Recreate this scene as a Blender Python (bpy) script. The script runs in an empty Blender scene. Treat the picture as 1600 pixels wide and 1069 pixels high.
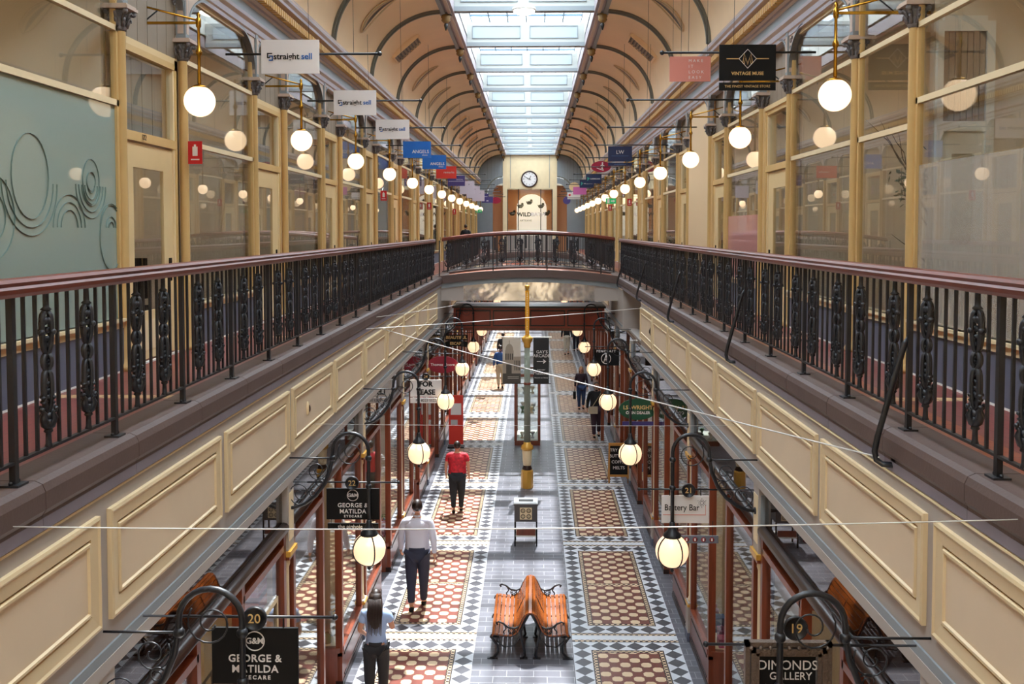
import bpy, math, random
from mathutils import Vector, Matrix
PI = math.pi
random.seed(7)
sc = bpy.context.scene
COL = sc.collection

# ------------------------------------------------------------------ camera
F, PITCH = 1510.0, math.radians(2.5)
cam_d = bpy.data.cameras.new('camera')
cam = bpy.data.objects.new('camera', cam_d)
COL.objects.link(cam)
cam_d.sensor_width = 36.0
cam_d.lens = F / 1600 * 36.0
YAW = math.atan(30 / F)
cam.location = (0, 0, 6.6)
cam.rotation_euler = (PI / 2 - PITCH, 0, YAW)
cam_d.shift_x = -(4) / 1600
cam_d.shift_y = -(534.5 - 359 - F * math.tan(PITCH)) / 1600
cam_d.clip_start = 0.05
cam_d.clip_end = 400
sc.camera = cam

# ------------------------------------------------------------------ light and exposure
world = bpy.data.worlds.new('sky')
sc.world = world
world.use_nodes = True
wn = world.node_tree
bg = wn.nodes['Background']
bg.inputs[0].default_value = (0.88, 0.94, 1.0, 1)
bg.inputs[1].default_value = 7.5
sun_d = bpy.data.lights.new('sun', 'SUN')
sun_d.energy = 11.5
sun_d.angle = math.radians(0.9)
sun_d.color = (1.0, 0.96, 0.92)
sun = bpy.data.objects.new('sun', sun_d)
COL.objects.link(sun)
sun.rotation_euler = Vector((-0.22, -1.35, -3.0)).to_track_quat('-Z', 'Y').to_euler()
sun.location = (0, 30, 20)
vs = sc.view_settings
vs.view_transform = 'Standard'
vs.look = 'None'
vs.exposure = 0.5
vs.gamma = 1.0
vs.use_curve_mapping = False
cy = sc.cycles
cy.use_denoising = True
cy.max_bounces = 10
cy.diffuse_bounces = 5
cy.glossy_bounces = 4
cy.transparent_max_bounces = 24
cy.transmission_bounces = 6
cy.sample_clamp_indirect = 6.0
cy.caustics_reflective = False
cy.caustics_refractive = False

# ------------------------------------------------------------------ materials
def lin(c):
    return tuple(((v / 12.92) if v <= 0.04045 else ((v + 0.055) / 1.055) ** 2.4) for v in c)
def hexc(h):
    return lin(tuple(int(h[i:i + 2], 16) / 255 for i in (0, 2, 4)))
MATS = {}
def mat(name, hx, rough=0.5, metal=0.0, emit=0.0, noise=0.0, nscale=4.0, bump=0.0, bscale=30.0, spec=0.5, stretch=None):
    if name in MATS:
        return MATS[name]
    m = bpy.data.materials.new(name)
    m.use_nodes = True
    nt = m.node_tree
    b = nt.nodes['Principled BSDF']
    c = hexc(hx)
    b.inputs['Base Color'].default_value = (*c, 1)
    b.inputs['Roughness'].default_value = rough
    b.inputs['Metallic'].default_value = metal
    b.inputs['Specular IOR Level'].default_value = spec
    if emit:
        b.inputs['Emission Color'].default_value = (*c, 1)
        b.inputs['Emission Strength'].default_value = emit
    if noise or bump:
        tc = nt.nodes.new('ShaderNodeTexCoord')
        mp = nt.nodes.new('ShaderNodeMapping')
        nt.links.new(tc.outputs['Object'], mp.inputs[0])
        if stretch:
            mp.inputs['Scale'].default_value = stretch
        if noise:
            n = nt.nodes.new('ShaderNodeTexNoise')
            n.inputs['Scale'].default_value = nscale
            n.inputs['Detail'].default_value = 4
            nt.links.new(mp.outputs[0], n.inputs['Vector'])
            r = nt.nodes.new('ShaderNodeMapRange')
            r.inputs[1].default_value = 0.3
            r.inputs[2].default_value = 0.7
            r.inputs[3].default_value = 1 - noise
            r.inputs[4].default_value = 1 + noise * 0.6
            nt.links.new(n.outputs[0], r.inputs[0])
            v = nt.nodes.new('ShaderNodeVectorMath')
            v.operation = 'SCALE'
            v.inputs[0].default_value = c
            nt.links.new(r.outputs[0], v.inputs['Scale'])
            nt.links.new(v.outputs[0], b.inputs['Base Color'])
        if bump:
            n2 = nt.nodes.new('ShaderNodeTexNoise')
            n2.inputs['Scale'].default_value = bscale
            nt.links.new(mp.outputs[0], n2.inputs['Vector'])
            bp = nt.nodes.new('ShaderNodeBump')
            bp.inputs['Strength'].default_value = bump
            bp.inputs['Distance'].default_value = 0.02
            nt.links.new(n2.outputs[0], bp.inputs['Height'])
            nt.links.new(bp.outputs[0], b.inputs['Normal'])
    MATS[name] = m
    return m
def glass(name, ior=1.5, tint=(0.96, 0.98, 0.97), film=None, film_fac=0.0, rough=0.0):
    if name in MATS:
        return MATS[name]
    m = bpy.data.materials.new(name)
    m.use_nodes = True
    nt = m.node_tree
    nt.nodes.clear()
    out = nt.nodes.new('ShaderNodeOutputMaterial')
    tr = nt.nodes.new('ShaderNodeBsdfTransparent')
    tr.inputs[0].default_value = (*tint, 1)
    base = tr
    if film:
        d = nt.nodes.new('ShaderNodeBsdfDiffuse')
        d.inputs[0].default_value = (*hexc(film), 1)
        mx0 = nt.nodes.new('ShaderNodeMixShader')
        mx0.inputs[0].default_value = film_fac
        nt.links.new(tr.outputs[0], mx0.inputs[1])
        nt.links.new(d.outputs[0], mx0.inputs[2])
        base = mx0
    gl = nt.nodes.new('ShaderNodeBsdfGlossy')
    gl.inputs['Roughness'].default_value = rough
    lw = nt.nodes.new('ShaderNodeLayerWeight')
    lw.inputs[0].default_value = 0.5
    pw_ = nt.nodes.new('ShaderNodeMath'); pw_.operation = 'POWER'; pw_.inputs[1].default_value = 4.0
    nt.links.new(lw.outputs['Facing'], pw_.inputs[0])
    mr = nt.nodes.new('ShaderNodeMapRange')
    f0 = ((ior - 1) / (ior + 1)) ** 2
    mr.inputs[3].default_value = f0
    mr.inputs[4].default_value = 0.9
    nt.links.new(pw_.outputs[0], mr.inputs[0])
    mx = nt.nodes.new('ShaderNodeMixShader')
    nt.links.new(mr.outputs[0], mx.inputs[0])
    nt.links.new(base.outputs[0], mx.inputs[1])
    nt.links.new(gl.outputs[0], mx.inputs[2])
    nt.links.new(mx.outputs[0], out.inputs[0])
    MATS[name] = m
    return m

CREAM = mat('cream_paint', 'E0C492', 0.45, noise=0.05, nscale=2)
OCHRE = mat('ochre_paint', 'D2AE74', 0.4, noise=0.06, nscale=3)
PALE = mat('pale_cream_paint', 'E6CFA6', 0.5, noise=0.04)
PANEL = mat('panel_cream_paint', 'D9C1A4', 0.5, noise=0.05, nscale=1.5)
PANELRIM = mat('panel_rim_paint', 'D6BD96', 0.45)
GREY = mat('warm_grey_paint', 'ABA098', 0.55, noise=0.05, nscale=1.5)
GREYB = mat('blue_grey_paint', '8A9094', 0.5, noise=0.06, nscale=2)
LILAC = mat('lilac_grey_paint', 'A69BA0', 0.5, noise=0.06, nscale=3)
PINKG = mat('pink_grey_paint', 'C3AC9C', 0.5)
GOLD = mat('gilt_paint', 'D09C40', 0.35, metal=0.2)
BRASS = mat('polished_brass', 'B98A33', 0.22, metal=1.0)
IRON = mat('black_iron', '1B1B20', 0.42)
IRONG = mat('dark_cast_iron', '29292E', 0.42, metal=0.2, bump=0.15, bscale=60)
CAPG = mat('capital_grey_paint', '6E6A6C', 0.5, bump=0.4, bscale=45)
STONE = mat('brown_stone', '584540', 0.55, noise=0.10, nscale=2.5, bump=0.08, bscale=40)
STONEG = mat('grey_stone', '7A7078', 0.6, noise=0.08, nscale=3)
MAHOG = mat('mahogany', '7C3C26', 0.28, noise=0.22, nscale=2.2, stretch=(8, 8, 0.8))
MAHOGR = mat('mahogany_rail', '6A2A17', 0.36, noise=0.2, nscale=2, stretch=(6, 0.4, 6))
DARKW = mat('dark_timber', '2E1A14', 0.35, noise=0.1)
DADO = mat('blue_grey_dado', '5C6070', 0.5, noise=0.05)
TAN = mat('tan_boards', '8F7F6E', 0.5, noise=0.05)
VAULT = mat('vault_cream', 'F0D0A6', 0.55, noise=0.06, nscale=0.7)
RIBG = mat('rib_grey', '6F6F66', 0.5)
WHITE = mat('white_paint', 'E4E2DA', 0.5)
SHOPW = mat('shop_plaster', 'D8CBB8', 0.7)
SHOPF = mat('shop_floorboards', '8A5A38', 0.4, noise=0.1)
BLACK = mat('black_board', '0B090A', 0.6, spec=0.25)
WHITEB = mat('white_board', 'E6DFDC', 0.4)
LAMPW = None
def globe_mat(name, hx, e):
    return mat(name, hx, 0.2, emit=e)
GLOBE = globe_mat('opal_globe_glass', 'FFDDB4', 1.5)
GLOBEF = globe_mat('lantern_globe_glass', 'FFDDB2', 0.72)
SHOPFILL = mat('shop_fill_panel', 'FFE3B8', 0.5, emit=6.5)  # glow of the panels added to brighten the shop rooms
GL = glass('gallery_glass', 1.55)
GLG = glass('shop_window_glass', 1.9, (0.9, 0.9, 0.88))
GLROOF = glass('roof_glass', 1.3, (0.92, 0.96, 0.98))
FROST = glass('frosted_teal_film', 1.5, film='A2B0A6', film_fac=0.75)
FROSTG = glass('frosted_grey_film', 1.5, film='C2B8AC', film_fac=0.45)
PINKFILM = glass('pink_window_film', 1.5, film='D89A92', film_fac=0.85)
FLOORUP = mat('gallery_floor', '8C3B2A', 0.35, noise=0.12, nscale=5)

# ------------------------------------------------------------------ mesh builder
class MB:
    def __init__(s):
        s.v = []; s.f = []; s.m = []; s.mats = []; s.sm = []
    def mi(s, m):
        if m not in s.mats:
            s.mats.append(m)
        return s.mats.index(m)
    def add(s, vs_, fs, m, smooth=False, M=None):
        o = len(s.v); k = s.mi(m)
        for v in vs_:
            s.v.append(tuple(M @ Vector(v)) if M is not None else tuple(v))
        for f in fs:
            s.f.append([i + o for i in f]); s.m.append(k); s.sm.append(smooth)
        return s
    def box(s, x0, x1, y0, y1, z0, z1, m, M=None):
        if x0 > x1: x0, x1 = x1, x0
        if y0 > y1: y0, y1 = y1, y0
        if z0 > z1: z0, z1 = z1, z0
        V = [(x0, y0, z0), (x1, y0, z0), (x1, y1, z0), (x0, y1, z0), (x0, y0, z1), (x1, y0, z1), (x1, y1, z1), (x0, y1, z1)]
        return s.add(V, [(3, 2, 1, 0), (4, 5, 6, 7), (0, 1, 5, 4), (1, 2, 6, 5), (2, 3, 7, 6), (3, 0, 4, 7)], m, False, M)
    def tube(s, pts, r, m, n=8, closed=False, M=None, caps=True, flat=1.0):
        pts = [Vector(p) for p in pts]
        N = len(pts)
        rr = r if isinstance(r, (list, tuple)) else [r] * N
        V = []; Fc = []
        up = None
        for i, p in enumerate(pts):
            if closed:
                t = pts[(i + 1) % N] - pts[i - 1]
            else:
                t = pts[min(i + 1, N - 1)] - pts[max(i - 1, 0)]
            if t.length < 1e-9: t = Vector((0, 0, 1))
            t.normalize()
            if up is None:
                a = Vector((0, 0, 1)) if abs(t.z) < 0.9 else Vector((1, 0, 0))
                up = (a - t * a.dot(t)).normalized()
            else:
                up = (up - t * up.dot(t))
                if up.length < 1e-6:
                    up = t.orthogonal()
                up.normalize()
            w = t.cross(up)
            for k in range(n):
                a = 2 * PI * k / n
                V.append(p + (up * math.cos(a) + w * math.sin(a) * flat) * rr[i])
        for i in range(N if closed else N - 1):
            j = (i + 1) % N
            for k in range(n):
                k2 = (k + 1) % n
                Fc.append((i * n + k, i * n + k2, j * n + k2, j * n + k))
        if caps and not closed:
            Fc.append(tuple(range(n - 1, -1, -1)))
            Fc.append(tuple((N - 1) * n + k for k in range(n)))
        return s.add(V, Fc, m, n > 4, M)
    def lathe(s, prof, m, n=16, c=(0, 0, 0), M=None, smooth=True):
        V = []; Fc = []
        for r, z in prof:
            for k in range(n):
                a = 2 * PI * k / n
                V.append((c[0] + r * math.cos(a), c[1] + r * math.sin(a), c[2] + z))
        for i in range(len(prof) - 1):
            for k in range(n):
                k2 = (k + 1) % n
                Fc.append((i * n + k, i * n + k2, (i + 1) * n + k2, (i + 1) * n + k))
        Fc.append(tuple(range(n - 1, -1, -1)))
        Fc.append(tuple((len(prof) - 1) * n + k for k in range(n)))
        return s.add(V, Fc, m, smooth, M)
    def ball(s, c, r, m, n=16, M=None, sc_=(1, 1, 1)):
        h = max(6, n // 2)
        prof = [(max(1e-4, math.sin(PI * i / h)), -math.cos(PI * i / h)) for i in range(h + 1)]
        V = []; Fc = []
        for a_, z in prof:
            for k in range(n):
                a = 2 * PI * k / n
                V.append((c[0] + r * sc_[0] * a_ * math.cos(a), c[1] + r * sc_[1] * a_ * math.sin(a), c[2] + r * sc_[2] * z))
        for i in range(h):
            for k in range(n):
                k2 = (k + 1) % n
                Fc.append((i * n + k, i * n + k2, (i + 1) * n + k2, (i + 1) * n + k))
        return s.add(V, Fc, m, True, M)
    def prism(s, poly, d0, d1, axis, m, M=None, smooth=False):
        # poly of 2D points: axis 'y' -> (x,z), 'x' -> (y,z), 'z' -> (x,y)
        def P(p, d):
            return {'y': (p[0], d, p[1]), 'x': (d, p[0], p[1]), 'z': (p[0], p[1], d)}[axis]
        n = len(poly)
        V = [P(p, d0) for p in poly] + [P(p, d1) for p in poly]
        Fc = [tuple(range(n)), tuple(range(2 * n - 1, n - 1, -1))]
        for i in range(n):
            j = (i + 1) % n
            Fc.append((i, j, n + j, n + i))
        return s.add(V, Fc, m, smooth, M)
    def sheet(s, rows, m, smooth=True, M=None):
        n = len(rows[0]); V = [p for r in rows for p in r]; Fc = []
        for i in range(len(rows) - 1):
            for k in range(n - 1):
                Fc.append((i * n + k, i * n + k + 1, (i + 1) * n + k + 1, (i + 1) * n + k))
        return s.add(V, Fc, m, smooth, M)
    def mesh(s, name):
        me = bpy.data.meshes.new(name)
        me.from_pydata(s.v, [], s.f)
        for m in s.mats:
            me.materials.append(m)
        me.polygons.foreach_set('material_index', s.m)
        me.polygons.foreach_set('use_smooth', s.sm)
        me.update()
        return me
    def build(s, name, parent=None, loc=(0, 0, 0), rz=0.0):
        return link(name, s.mesh(name), parent, loc, rz)
def link(name, me, parent=None, loc=(0, 0, 0), rz=0.0):
    o = bpy.data.objects.new(name, me)
    COL.objects.link(o)
    o.location = loc
    o.rotation_euler = (0, 0, rz)
    if parent is not None:
        o.parent = parent
    return o
def tag(o, label=None, cat=None, group=None, kind=None):
    if label: o['label'] = label
    if cat: o['category'] = cat
    if group: o['group'] = group
    if kind: o['kind'] = kind
    return o
def thing(name, label, cat, loc=(0, 0, 0), rz=0.0, group=None):
    return tag(link(name, None, None, loc, rz), label, cat, group)
def struct(name, mb, parent=None, loc=(0, 0, 0), label=None):
    o = mb.build(name, parent, loc)
    if parent is None:
        o['kind'] = 'structure'
    if label: o['label'] = label
    return o
def sroot(name, loc=(0, 0, 0), label=None):
    o = link(name, None, None, loc)
    o['kind'] = 'structure'
    if label: o['label'] = label
    return o
KIDS = {}
def dup(root, loc=None, rz=None, label=None, group=None, mirror=False):
    def rec(o, par):
        c = o.copy()
        COL.objects.link(c)
        if par is not None:
            c.parent = par
        for k in o.children:
            rec(k, c)
        return c
    bpy_children = None
    r = rec(root, None)
    if loc is not None: r.location = loc
    if rz is not None: r.rotation_euler = (0, 0, rz)
    if label: r['label'] = label
    if group: r['group'] = group
    return r
_TXT = {}
def text_mesh(body, size, m, depth=0.002, align='CENTER', sx=1.0, space=1.0, bold=0.0):
    key = (body, size, m.name, depth, align, sx, space, bold)
    if key in _TXT: return _TXT[key]
    cu = bpy.data.curves.new('lettering', 'FONT')
    cu.body = body; cu.size = size; cu.extrude = depth; cu.align_x = align; cu.align_y = 'CENTER'
    cu.space_character = space; cu.offset = bold; cu.resolution_u = 3
    ob = bpy.data.objects.new('lettering', cu)
    COL.objects.link(ob)
    dg = bpy.context.evaluated_depsgraph_get()
    me = bpy.data.meshes.new_from_object(ob.evaluated_get(dg))
    bpy.data.objects.remove(ob)
    for v in me.vertices:
        x, y, z = v.co
        v.co = (x * sx, -z, y)
    me.materials.clear(); me.materials.append(m)
    _TXT[key] = me
    return me
def text(parent, body, size, m, x, y, z, **k):
    rz = k.pop('rz', 0.0)
    nm = k.pop('name', 'lettering')
    for c_ in (parent.children if parent is not None else ()):
        if c_.name.split('.')[0] in ('board', 'cloth', 'disc', 'slate'):
            parent = c_
            break
    return link(nm, text_mesh(body, size, m, **k), parent, (x, y, z), rz)
ORD = ['first', 'second', 'third', 'fourth', 'fifth', 'sixth', 'seventh', 'eighth', 'ninth', 'tenth', 'eleventh', 'twelfth',
       'thirteenth', 'fourteenth', 'fifteenth', 'sixteenth', 'seventeenth', 'eighteenth', 'nineteenth', 'twentieth']
def arc(cx, cz, r, a0, a1, n, y=0.0):
    return [(cx + r * math.cos(math.radians(a0 + (a1 - a0) * i / n)), y, cz + r * math.sin(math.radians(a0 + (a1 - a0) * i / n))) for i in range(n + 1)]
def spiral(cx, cz, r0, r1, a0, turns, n=26, y=0.0):
    return [(cx + (r0 + (r1 - r0) * t) * math.cos(math.radians(a0) + turns * 2 * PI * t), y,
             cz + (r0 + (r1 - r0) * t) * math.sin(math.radians(a0) + turns * 2 * PI * t)) for t in [i / n for i in range(n + 1)]]

# ------------------------------------------------------------------ layout (metres; x across, y down the arcade)
B = [10.7 + 4.7 * k for k in range(-3, 14)]       # bay axes
Y0, Y1 = -5.5, 72.5
SIDE = {-1: dict(rail=-2.82, cop=-2.70, fas=-2.74, wall=-4.20, lamp=-3.70, gl=-1.85, gr=-2.80, rod=-2.07, sign=-3.27, side='door 122 side'),
        1: dict(rail=2.60, cop=2.46, fas=2.49, wall=3.80, lamp=3.18, gl=1.55, gr=2.55, rod=1.71, sign=2.84, side='side facing door 122')}
ZC = 5.21      # kerb top
ZG = 5.15      # gallery floor
ZR = 6.335     # handrail top
XL, XR = -2.74, 2.49
BR = 28.6      # bridge face

# ------------------------------------------------------------------ floor shader
class E:
    nt = None
    def __init__(s, v): s.v = v
    @staticmethod
    def op(o, *a):
        n = E.nt.nodes.new('ShaderNodeMath'); n.operation = o
        for i, x in enumerate(a):
            if isinstance(x, E): E.nt.links.new(x.v, n.inputs[i])
            else: n.inputs[i].default_value = float(x)
        return E(n.outputs[0])
    def __add__(s, o): return E.op('ADD', s, o)
    def __sub__(s, o): return E.op('SUBTRACT', s, o)
    def __rsub__(s, o): return E.op('SUBTRACT', o, s)
    def __mul__(s, o): return E.op('MULTIPLY', s, o)
    def __truediv__(s, o): return E.op('DIVIDE', s, o)
    def __lt__(s, o): return E.op('LESS_THAN', s, o)
    def __gt__(s, o): return E.op('GREATER_THAN', s, o)
    def abs(s): return E.op('ABSOLUTE', s)
    def fr(s): return E.op('FRACT', s)
    def fl(s): return E.op('FLOOR', s)
    def mod2(s): return E.op('FLOORED_MODULO', s, 2.0)
def emin(a, b): return E.op('MINIMUM', a, b)
def emax(a, b): return E.op('MAXIMUM', a, b)
def tile_floor_material():
    m = bpy.data.materials.new('encaustic_tile_floor')
    m.use_nodes = True
    nt = m.node_tree; E.nt = nt
    b = nt.nodes['Principled BSDF']
    g = nt.nodes.new('ShaderNodeNewGeometry')
    sp = nt.nodes.new('ShaderNodeSeparateXYZ')
    nt.links.new(g.outputs['Position'], sp.inputs[0])
    x, y = E(sp.outputs[0]), E(sp.outputs[1])
    def mixc(f, a, c):
        n = nt.nodes.new('ShaderNodeMix'); n.data_type = 'RGBA'
        nt.links.new(f.v, n.inputs[0])
        for k, val in ((6, a), (7, c)):
            if isinstance(val, tuple): n.inputs[k].default_value = (*val, 1)
            else: nt.links.new(val, n.inputs[k])
        return n.outputs[2]
    cream, brown, dark, white, red = hexc('D6BC98'), hexc('70382C'), hexc('2A1512'), hexc('CFD2D8'), hexc('7A3A2A')
    dgrey, lgrey = hexc('454349'), hexc('505058')
    pg1, pg2 = hexc('57565D'), hexc('63626A')
    W = 1.70
    inL = (x > -2.63) * (x < -0.93)
    inR = (x > 0.625) * (x < 2.325)
    a = (x + 2.63) * inL + (x - 0.625) * inR
    bb = ((y - 10.7) / 4.7).fr() * 4.7
    bp = emin(bb, 4.7 - bb)
    a2 = a / (W / 6)
    b2 = (bb - 0.175) / 0.29
    dia = ((a2.fr() - 0.5).abs() + (b2.fr() - 0.5).abs()) < 0.5
    col = mixc(dia, white, dgrey)
    dA = emin(a, W - a) - W / 6
    dB = bp - 0.175 - 0.29
    d = emin(dA, dB)
    # octagon field
    fa = (a - W / 6 - 0.092) / 0.1585
    fb = (bb - 0.175 - 0.29 - 0.09) / 0.1545
    fa2 = emin(dA, dB) * 0 + fa
    par = (fa2.fl() + fb.fl()).mod2() < 0.5
    lx = (fa2.fr() - 0.5).abs(); ly = (fb.fr() - 0.5).abs()
    octo = (emax(lx, ly) < 0.485) * ((lx + ly) < 0.74) * par
    field = mixc(octo, brown, cream)
    chk = ((a / 0.045).fl() + (bb / 0.045).fl()).mod2() < 0.5
    checks = mixc(chk, dark, cream)
    mid = (bb - 2.35).abs() < 0.045
    field = mixc(mid, field, checks)
    band = mixc((d < 0.018), mixc((d < 0.075), field, checks), dark)
    band = mixc((d > 0.075) * (d < 0.09), band, dark)
    col = mixc(d > 0.0, col, band)
    col = mixc(bp < 0.17, col, checks)
    col = mixc(((bp - 0.165).abs() < 0.01), col, dark)
    col = mixc(bp < 0.085, col, white)
    # plain tiles
    row = (y / 0.2).fl()
    gx = ((x / 0.4) + row.mod2() * 0.5).fr(); gy = (y / 0.2).fr()
    grout = emax(gx < 0.016, gy < 0.04)
    cell = nt.nodes.new('ShaderNodeTexWhiteNoise'); cell.noise_dimensions = '2D'
    cb = nt.nodes.new('ShaderNodeCombineXYZ')
    nt.links.new((((x / 0.4) + row.mod2() * 0.5).fl()).v, cb.inputs[0]); nt.links.new(row.v, cb.inputs[1])
    nt.links.new(cb.outputs[0], cell.inputs[0])
    plain = mixc(E(cell.outputs[0]), pg1, pg2)
    plain = mixc(grout, plain, hexc('A8A6AA'))
    lane = emax(inL, inR)
    col = mixc(lane, plain, col)
    nz = nt.nodes.new('ShaderNodeTexNoise'); nz.inputs['Scale'].default_value = 1.3; nz.inputs['Detail'].default_value = 5
    nt.links.new(g.outputs['Position'], nz.inputs['Vector'])
    r = nt.nodes.new('ShaderNodeMapRange'); r.inputs[1].default_value = 0.3; r.inputs[2].default_value = 0.7
    r.inputs[3].default_value = 0.85; r.inputs[4].default_value = 1.08
    nt.links.new(nz.outputs[0], r.inputs[0])
    v = nt.nodes.new('ShaderNodeVectorMath'); v.operation = 'SCALE'
    nt.links.new(col, v.inputs[0]); nt.links.new(r.outputs[0], v.inputs['Scale'])
    nt.links.new(v.outputs[0], b.inputs['Base Color'])
    b.inputs['Roughness'].default_value = 0.34
    b.inputs['Specular IOR Level'].default_value = 0.6
    return m
def gallery_floor_material():
    m = bpy.data.materials.new('gallery_quarry_tiles')
    m.use_nodes = True
    nt = m.node_tree; E.nt = nt
    b = nt.nodes['Principled BSDF']
    g = nt.nodes.new('ShaderNodeNewGeometry')
    sp = nt.nodes.new('ShaderNodeSeparateXYZ')
    nt.links.new(g.outputs['Position'], sp.inputs[0])
    x, y = E(sp.outputs[0]), E(sp.outputs[1])
    def mixc(f, a, c):
        n = nt.nodes.new('ShaderNodeMix'); n.data_type = 'RGBA'
        nt.links.new(f.v, n.inputs[0])
        for k, val in ((6, a), (7, c)):
            if isinstance(val, tuple): n.inputs[k].default_value = (*val, 1)
            else: nt.links.new(val, n.inputs[k])
        return n.outputs[2]
    fy = ((y - 8.2) / 4.7).fr() * 4.7
    band = (fy < 0.16)
    field = ((x.abs()) > 3.15)
    col = mixc(field, hexc('9A5030'), hexc('7C3A33'))
    col = mixc(band, col, hexc('C9A070'))
    gr = emax((y / 0.15).fr() < 0.05, (x / 0.15).fr() < 0.05)
    col = mixc(gr, col, hexc('5A3028'))
    nt.links.new(col, b.inputs['Base Color'])
    b.inputs['Roughness'].default_value = 0.4
    return m

# ================================================================== STRUCTURE
FLOORM = tile_floor_material()
struct('floor', MB().box(-7.5, 7.5, Y0, Y1 + 6, -0.2, 0, FLOORM))
GF = gallery_floor_material()
for s in (-1, 1):
    S = SIDE[s]; nm = 'left' if s < 0 else 'right'
    # gallery deck: floor slab with its soffit, runs on as the shops' floor
    mb = MB().box(S['fas'] + s * 0.04, s * 8.2, Y0, Y1, 4.95, ZG, GF)
    struct('floor_gallery_' + nm, mb)
    struct('ceiling_shopfront_' + nm, MB().box(S['fas'] + s * 0.17, s * 8.2, Y0, Y1, 3.77, 3.84, GREY))
    # upper shop rooms
    struct('wall_back_' + nm, MB().box(s * 8.0, s * 8.2, Y0, Y1, 5.15, 9.6, SHOPW))
    struct('ceiling_shop_' + nm, MB().box(S['wall'] + s * 0.0, s * 8.2, Y0, Y1, 9.5, 9.62, WHITE))
    struct('wall_ground_' + nm, MB().box(s * 6.6, s * 6.75, Y0, Y1, 0, 3.76, SHOPW))
    # fascia
    fx = S['fas']
    mb = MB()
    segs = [(Y0, 22.4), (27.1, Y1)] if s > 0 else [(Y0, Y1)]
    for a, b in segs:
        mb.box(fx, fx + s * 0.18, a, b, 3.76, 4.94, GREY)
        mb.box(fx - s * 0.015, fx + s * .01, a, b, 3.855, 3.925, GREYB)  # strip puts the lower shadow line of the fascia into colour
        mb.box(fx - s * 0.02, fx + s * .01, a, b, 3.765, 3.855, GREY)
        mb.box(fx - s * 0.012, fx + s * .01, a, b, 4.905, 4.92, PALE)
    if s > 0:
        mb.box(fx + 0.7, fx + 0.85, 22.46, 27.03, 3.77, 4.93, GREY)
        mb.box(fx + .005, fx + 0.85, 22.41, 22.45, 3.77, 4.93, GREY)
        mb.box(fx + .005, fx + 0.85, 27.04, 27.09, 3.77, 4.93, GREY)
        mb.box(fx, fx + 0.8, 22.4, 27.1, 4.93, 4.95, GREY)
    fas = struct('trim_1' if s < 0 else 'trim_2', mb)
    def panel_mb(L, H):
        mb = MB()
        rings = [(0, 0.0), (0, 0.030), (0.02, 0.036), (0.035, 0.026), (0.115, 0.020), (0.118, 0.004), (0.128, 0.004), (0.134, 0.030), (0.15, 0.030), (0.158, 0.014)]
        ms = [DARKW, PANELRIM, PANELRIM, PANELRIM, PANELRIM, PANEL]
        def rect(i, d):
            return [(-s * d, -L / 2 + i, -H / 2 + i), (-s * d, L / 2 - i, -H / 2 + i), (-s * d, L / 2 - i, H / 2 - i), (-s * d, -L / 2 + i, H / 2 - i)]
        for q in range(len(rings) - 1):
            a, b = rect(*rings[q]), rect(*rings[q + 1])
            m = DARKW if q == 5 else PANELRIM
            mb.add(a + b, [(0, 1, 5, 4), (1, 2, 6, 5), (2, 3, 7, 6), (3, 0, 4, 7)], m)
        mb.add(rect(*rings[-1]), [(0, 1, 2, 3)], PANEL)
        # the dark groove ring paints in the thin shadow gaps of the mouldings
        return mb
    pm_ = panel_mb(2.20, 0.72).mesh('fascia_panel')
    y = B[0] + 2.35 / 2
    while y < 70:
        if not (s > 0 and 22.4 - 1 < y < 27.1 + 1.0) and abs(y - (BR + 1.2)) > 1.6:
            link('fascia_panel', pm_, fas, (fx, y, 4.45))
        y += 2.35
    # stone kerb the railing stands on
    mb = MB()
    cx = S['cop']
    step = 1.262 if s < 0 else 1.30
    y = (5.14 if s < 0 else 5.41) - 8 * step + 0.1
    while y < Y1:
        prof = [(cx + s * 0.32, 5.00), (cx + s * 0.32, ZC), (cx + s * 0.06, ZC), (cx + s * 0.018, ZC - 0.018), (cx, ZC - 0.06), (cx, 5.05), (cx + s * 0.02, 5.02), (cx + s * 0.02, 5.0)]
        if s > 0: prof = prof[::-1]
        mb.prism(prof, y + 0.004, y + step - 0.004, 'y', STONE)
        mb.box(cx + s * 0.018, cx + s * 0.2, y + 0.003, y + step - 0.003, 4.93, 5.0, STONEG)
        y += step
    struct('trim_3' if s < 0 else 'trim_4', mb)
    # low blue grey dado and plain wall before the first bay
    wx = S['wall']
    struct('wall_' + nm, MB().box(wx, wx + s * 0.14, Y0, 5.0, ZG, 9.6, PALE))
    struct('baseboard_' + nm, MB().box(wx - s * 0.012, wx + s * 0.02, Y0, Y1, ZG, ZG + 0.02, WHITE))
    # entablature
    mb = MB()
    P = [(0, 9.45), (0.05, 9.45), (0.05, 9.50), (0.07, 9.52), (0.07, 9.60), (0.11, 9.64), (0.11, 9.69), (0.05, 9.70), (0.05, 9.86), (0.09, 9.88), (0.09, 9.92),
         (0.14, 9.94), (0.14, 10.10), (0.26, 10.14), (0.26, 10.19), (0.30, 10.23), (0.30, 10.28), (0.24, 10.36), (0.20, 10.42), (0.08, 10.46), (0, 10.50)]
    cols = {0: PINKG, 1: LILAC, 2: PINKG, 3: LILAC, 4: PINKG, 5: LILAC, 7: GREYB, 8: PINKG, 9: LILAC, 11: LILAC, 12: PINKG}
    for i in range(len(P) - 1):
        (d0, z0), (d1, z1) = P[i], P[i + 1]
        mb.add([(wx - s * d0, Y0, z0), (wx - s * d0, Y1, z0), (wx - s * d1, Y1, z1), (wx - s * d1, Y0, z1)], [(0, 1, 2, 3)], cols.get(i, LILAC if i % 2 else PINKG))
    mb.box(wx, wx + s * 0.3, Y0, Y1, 9.45, 10.6, LILAC)
    y = Y0
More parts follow.
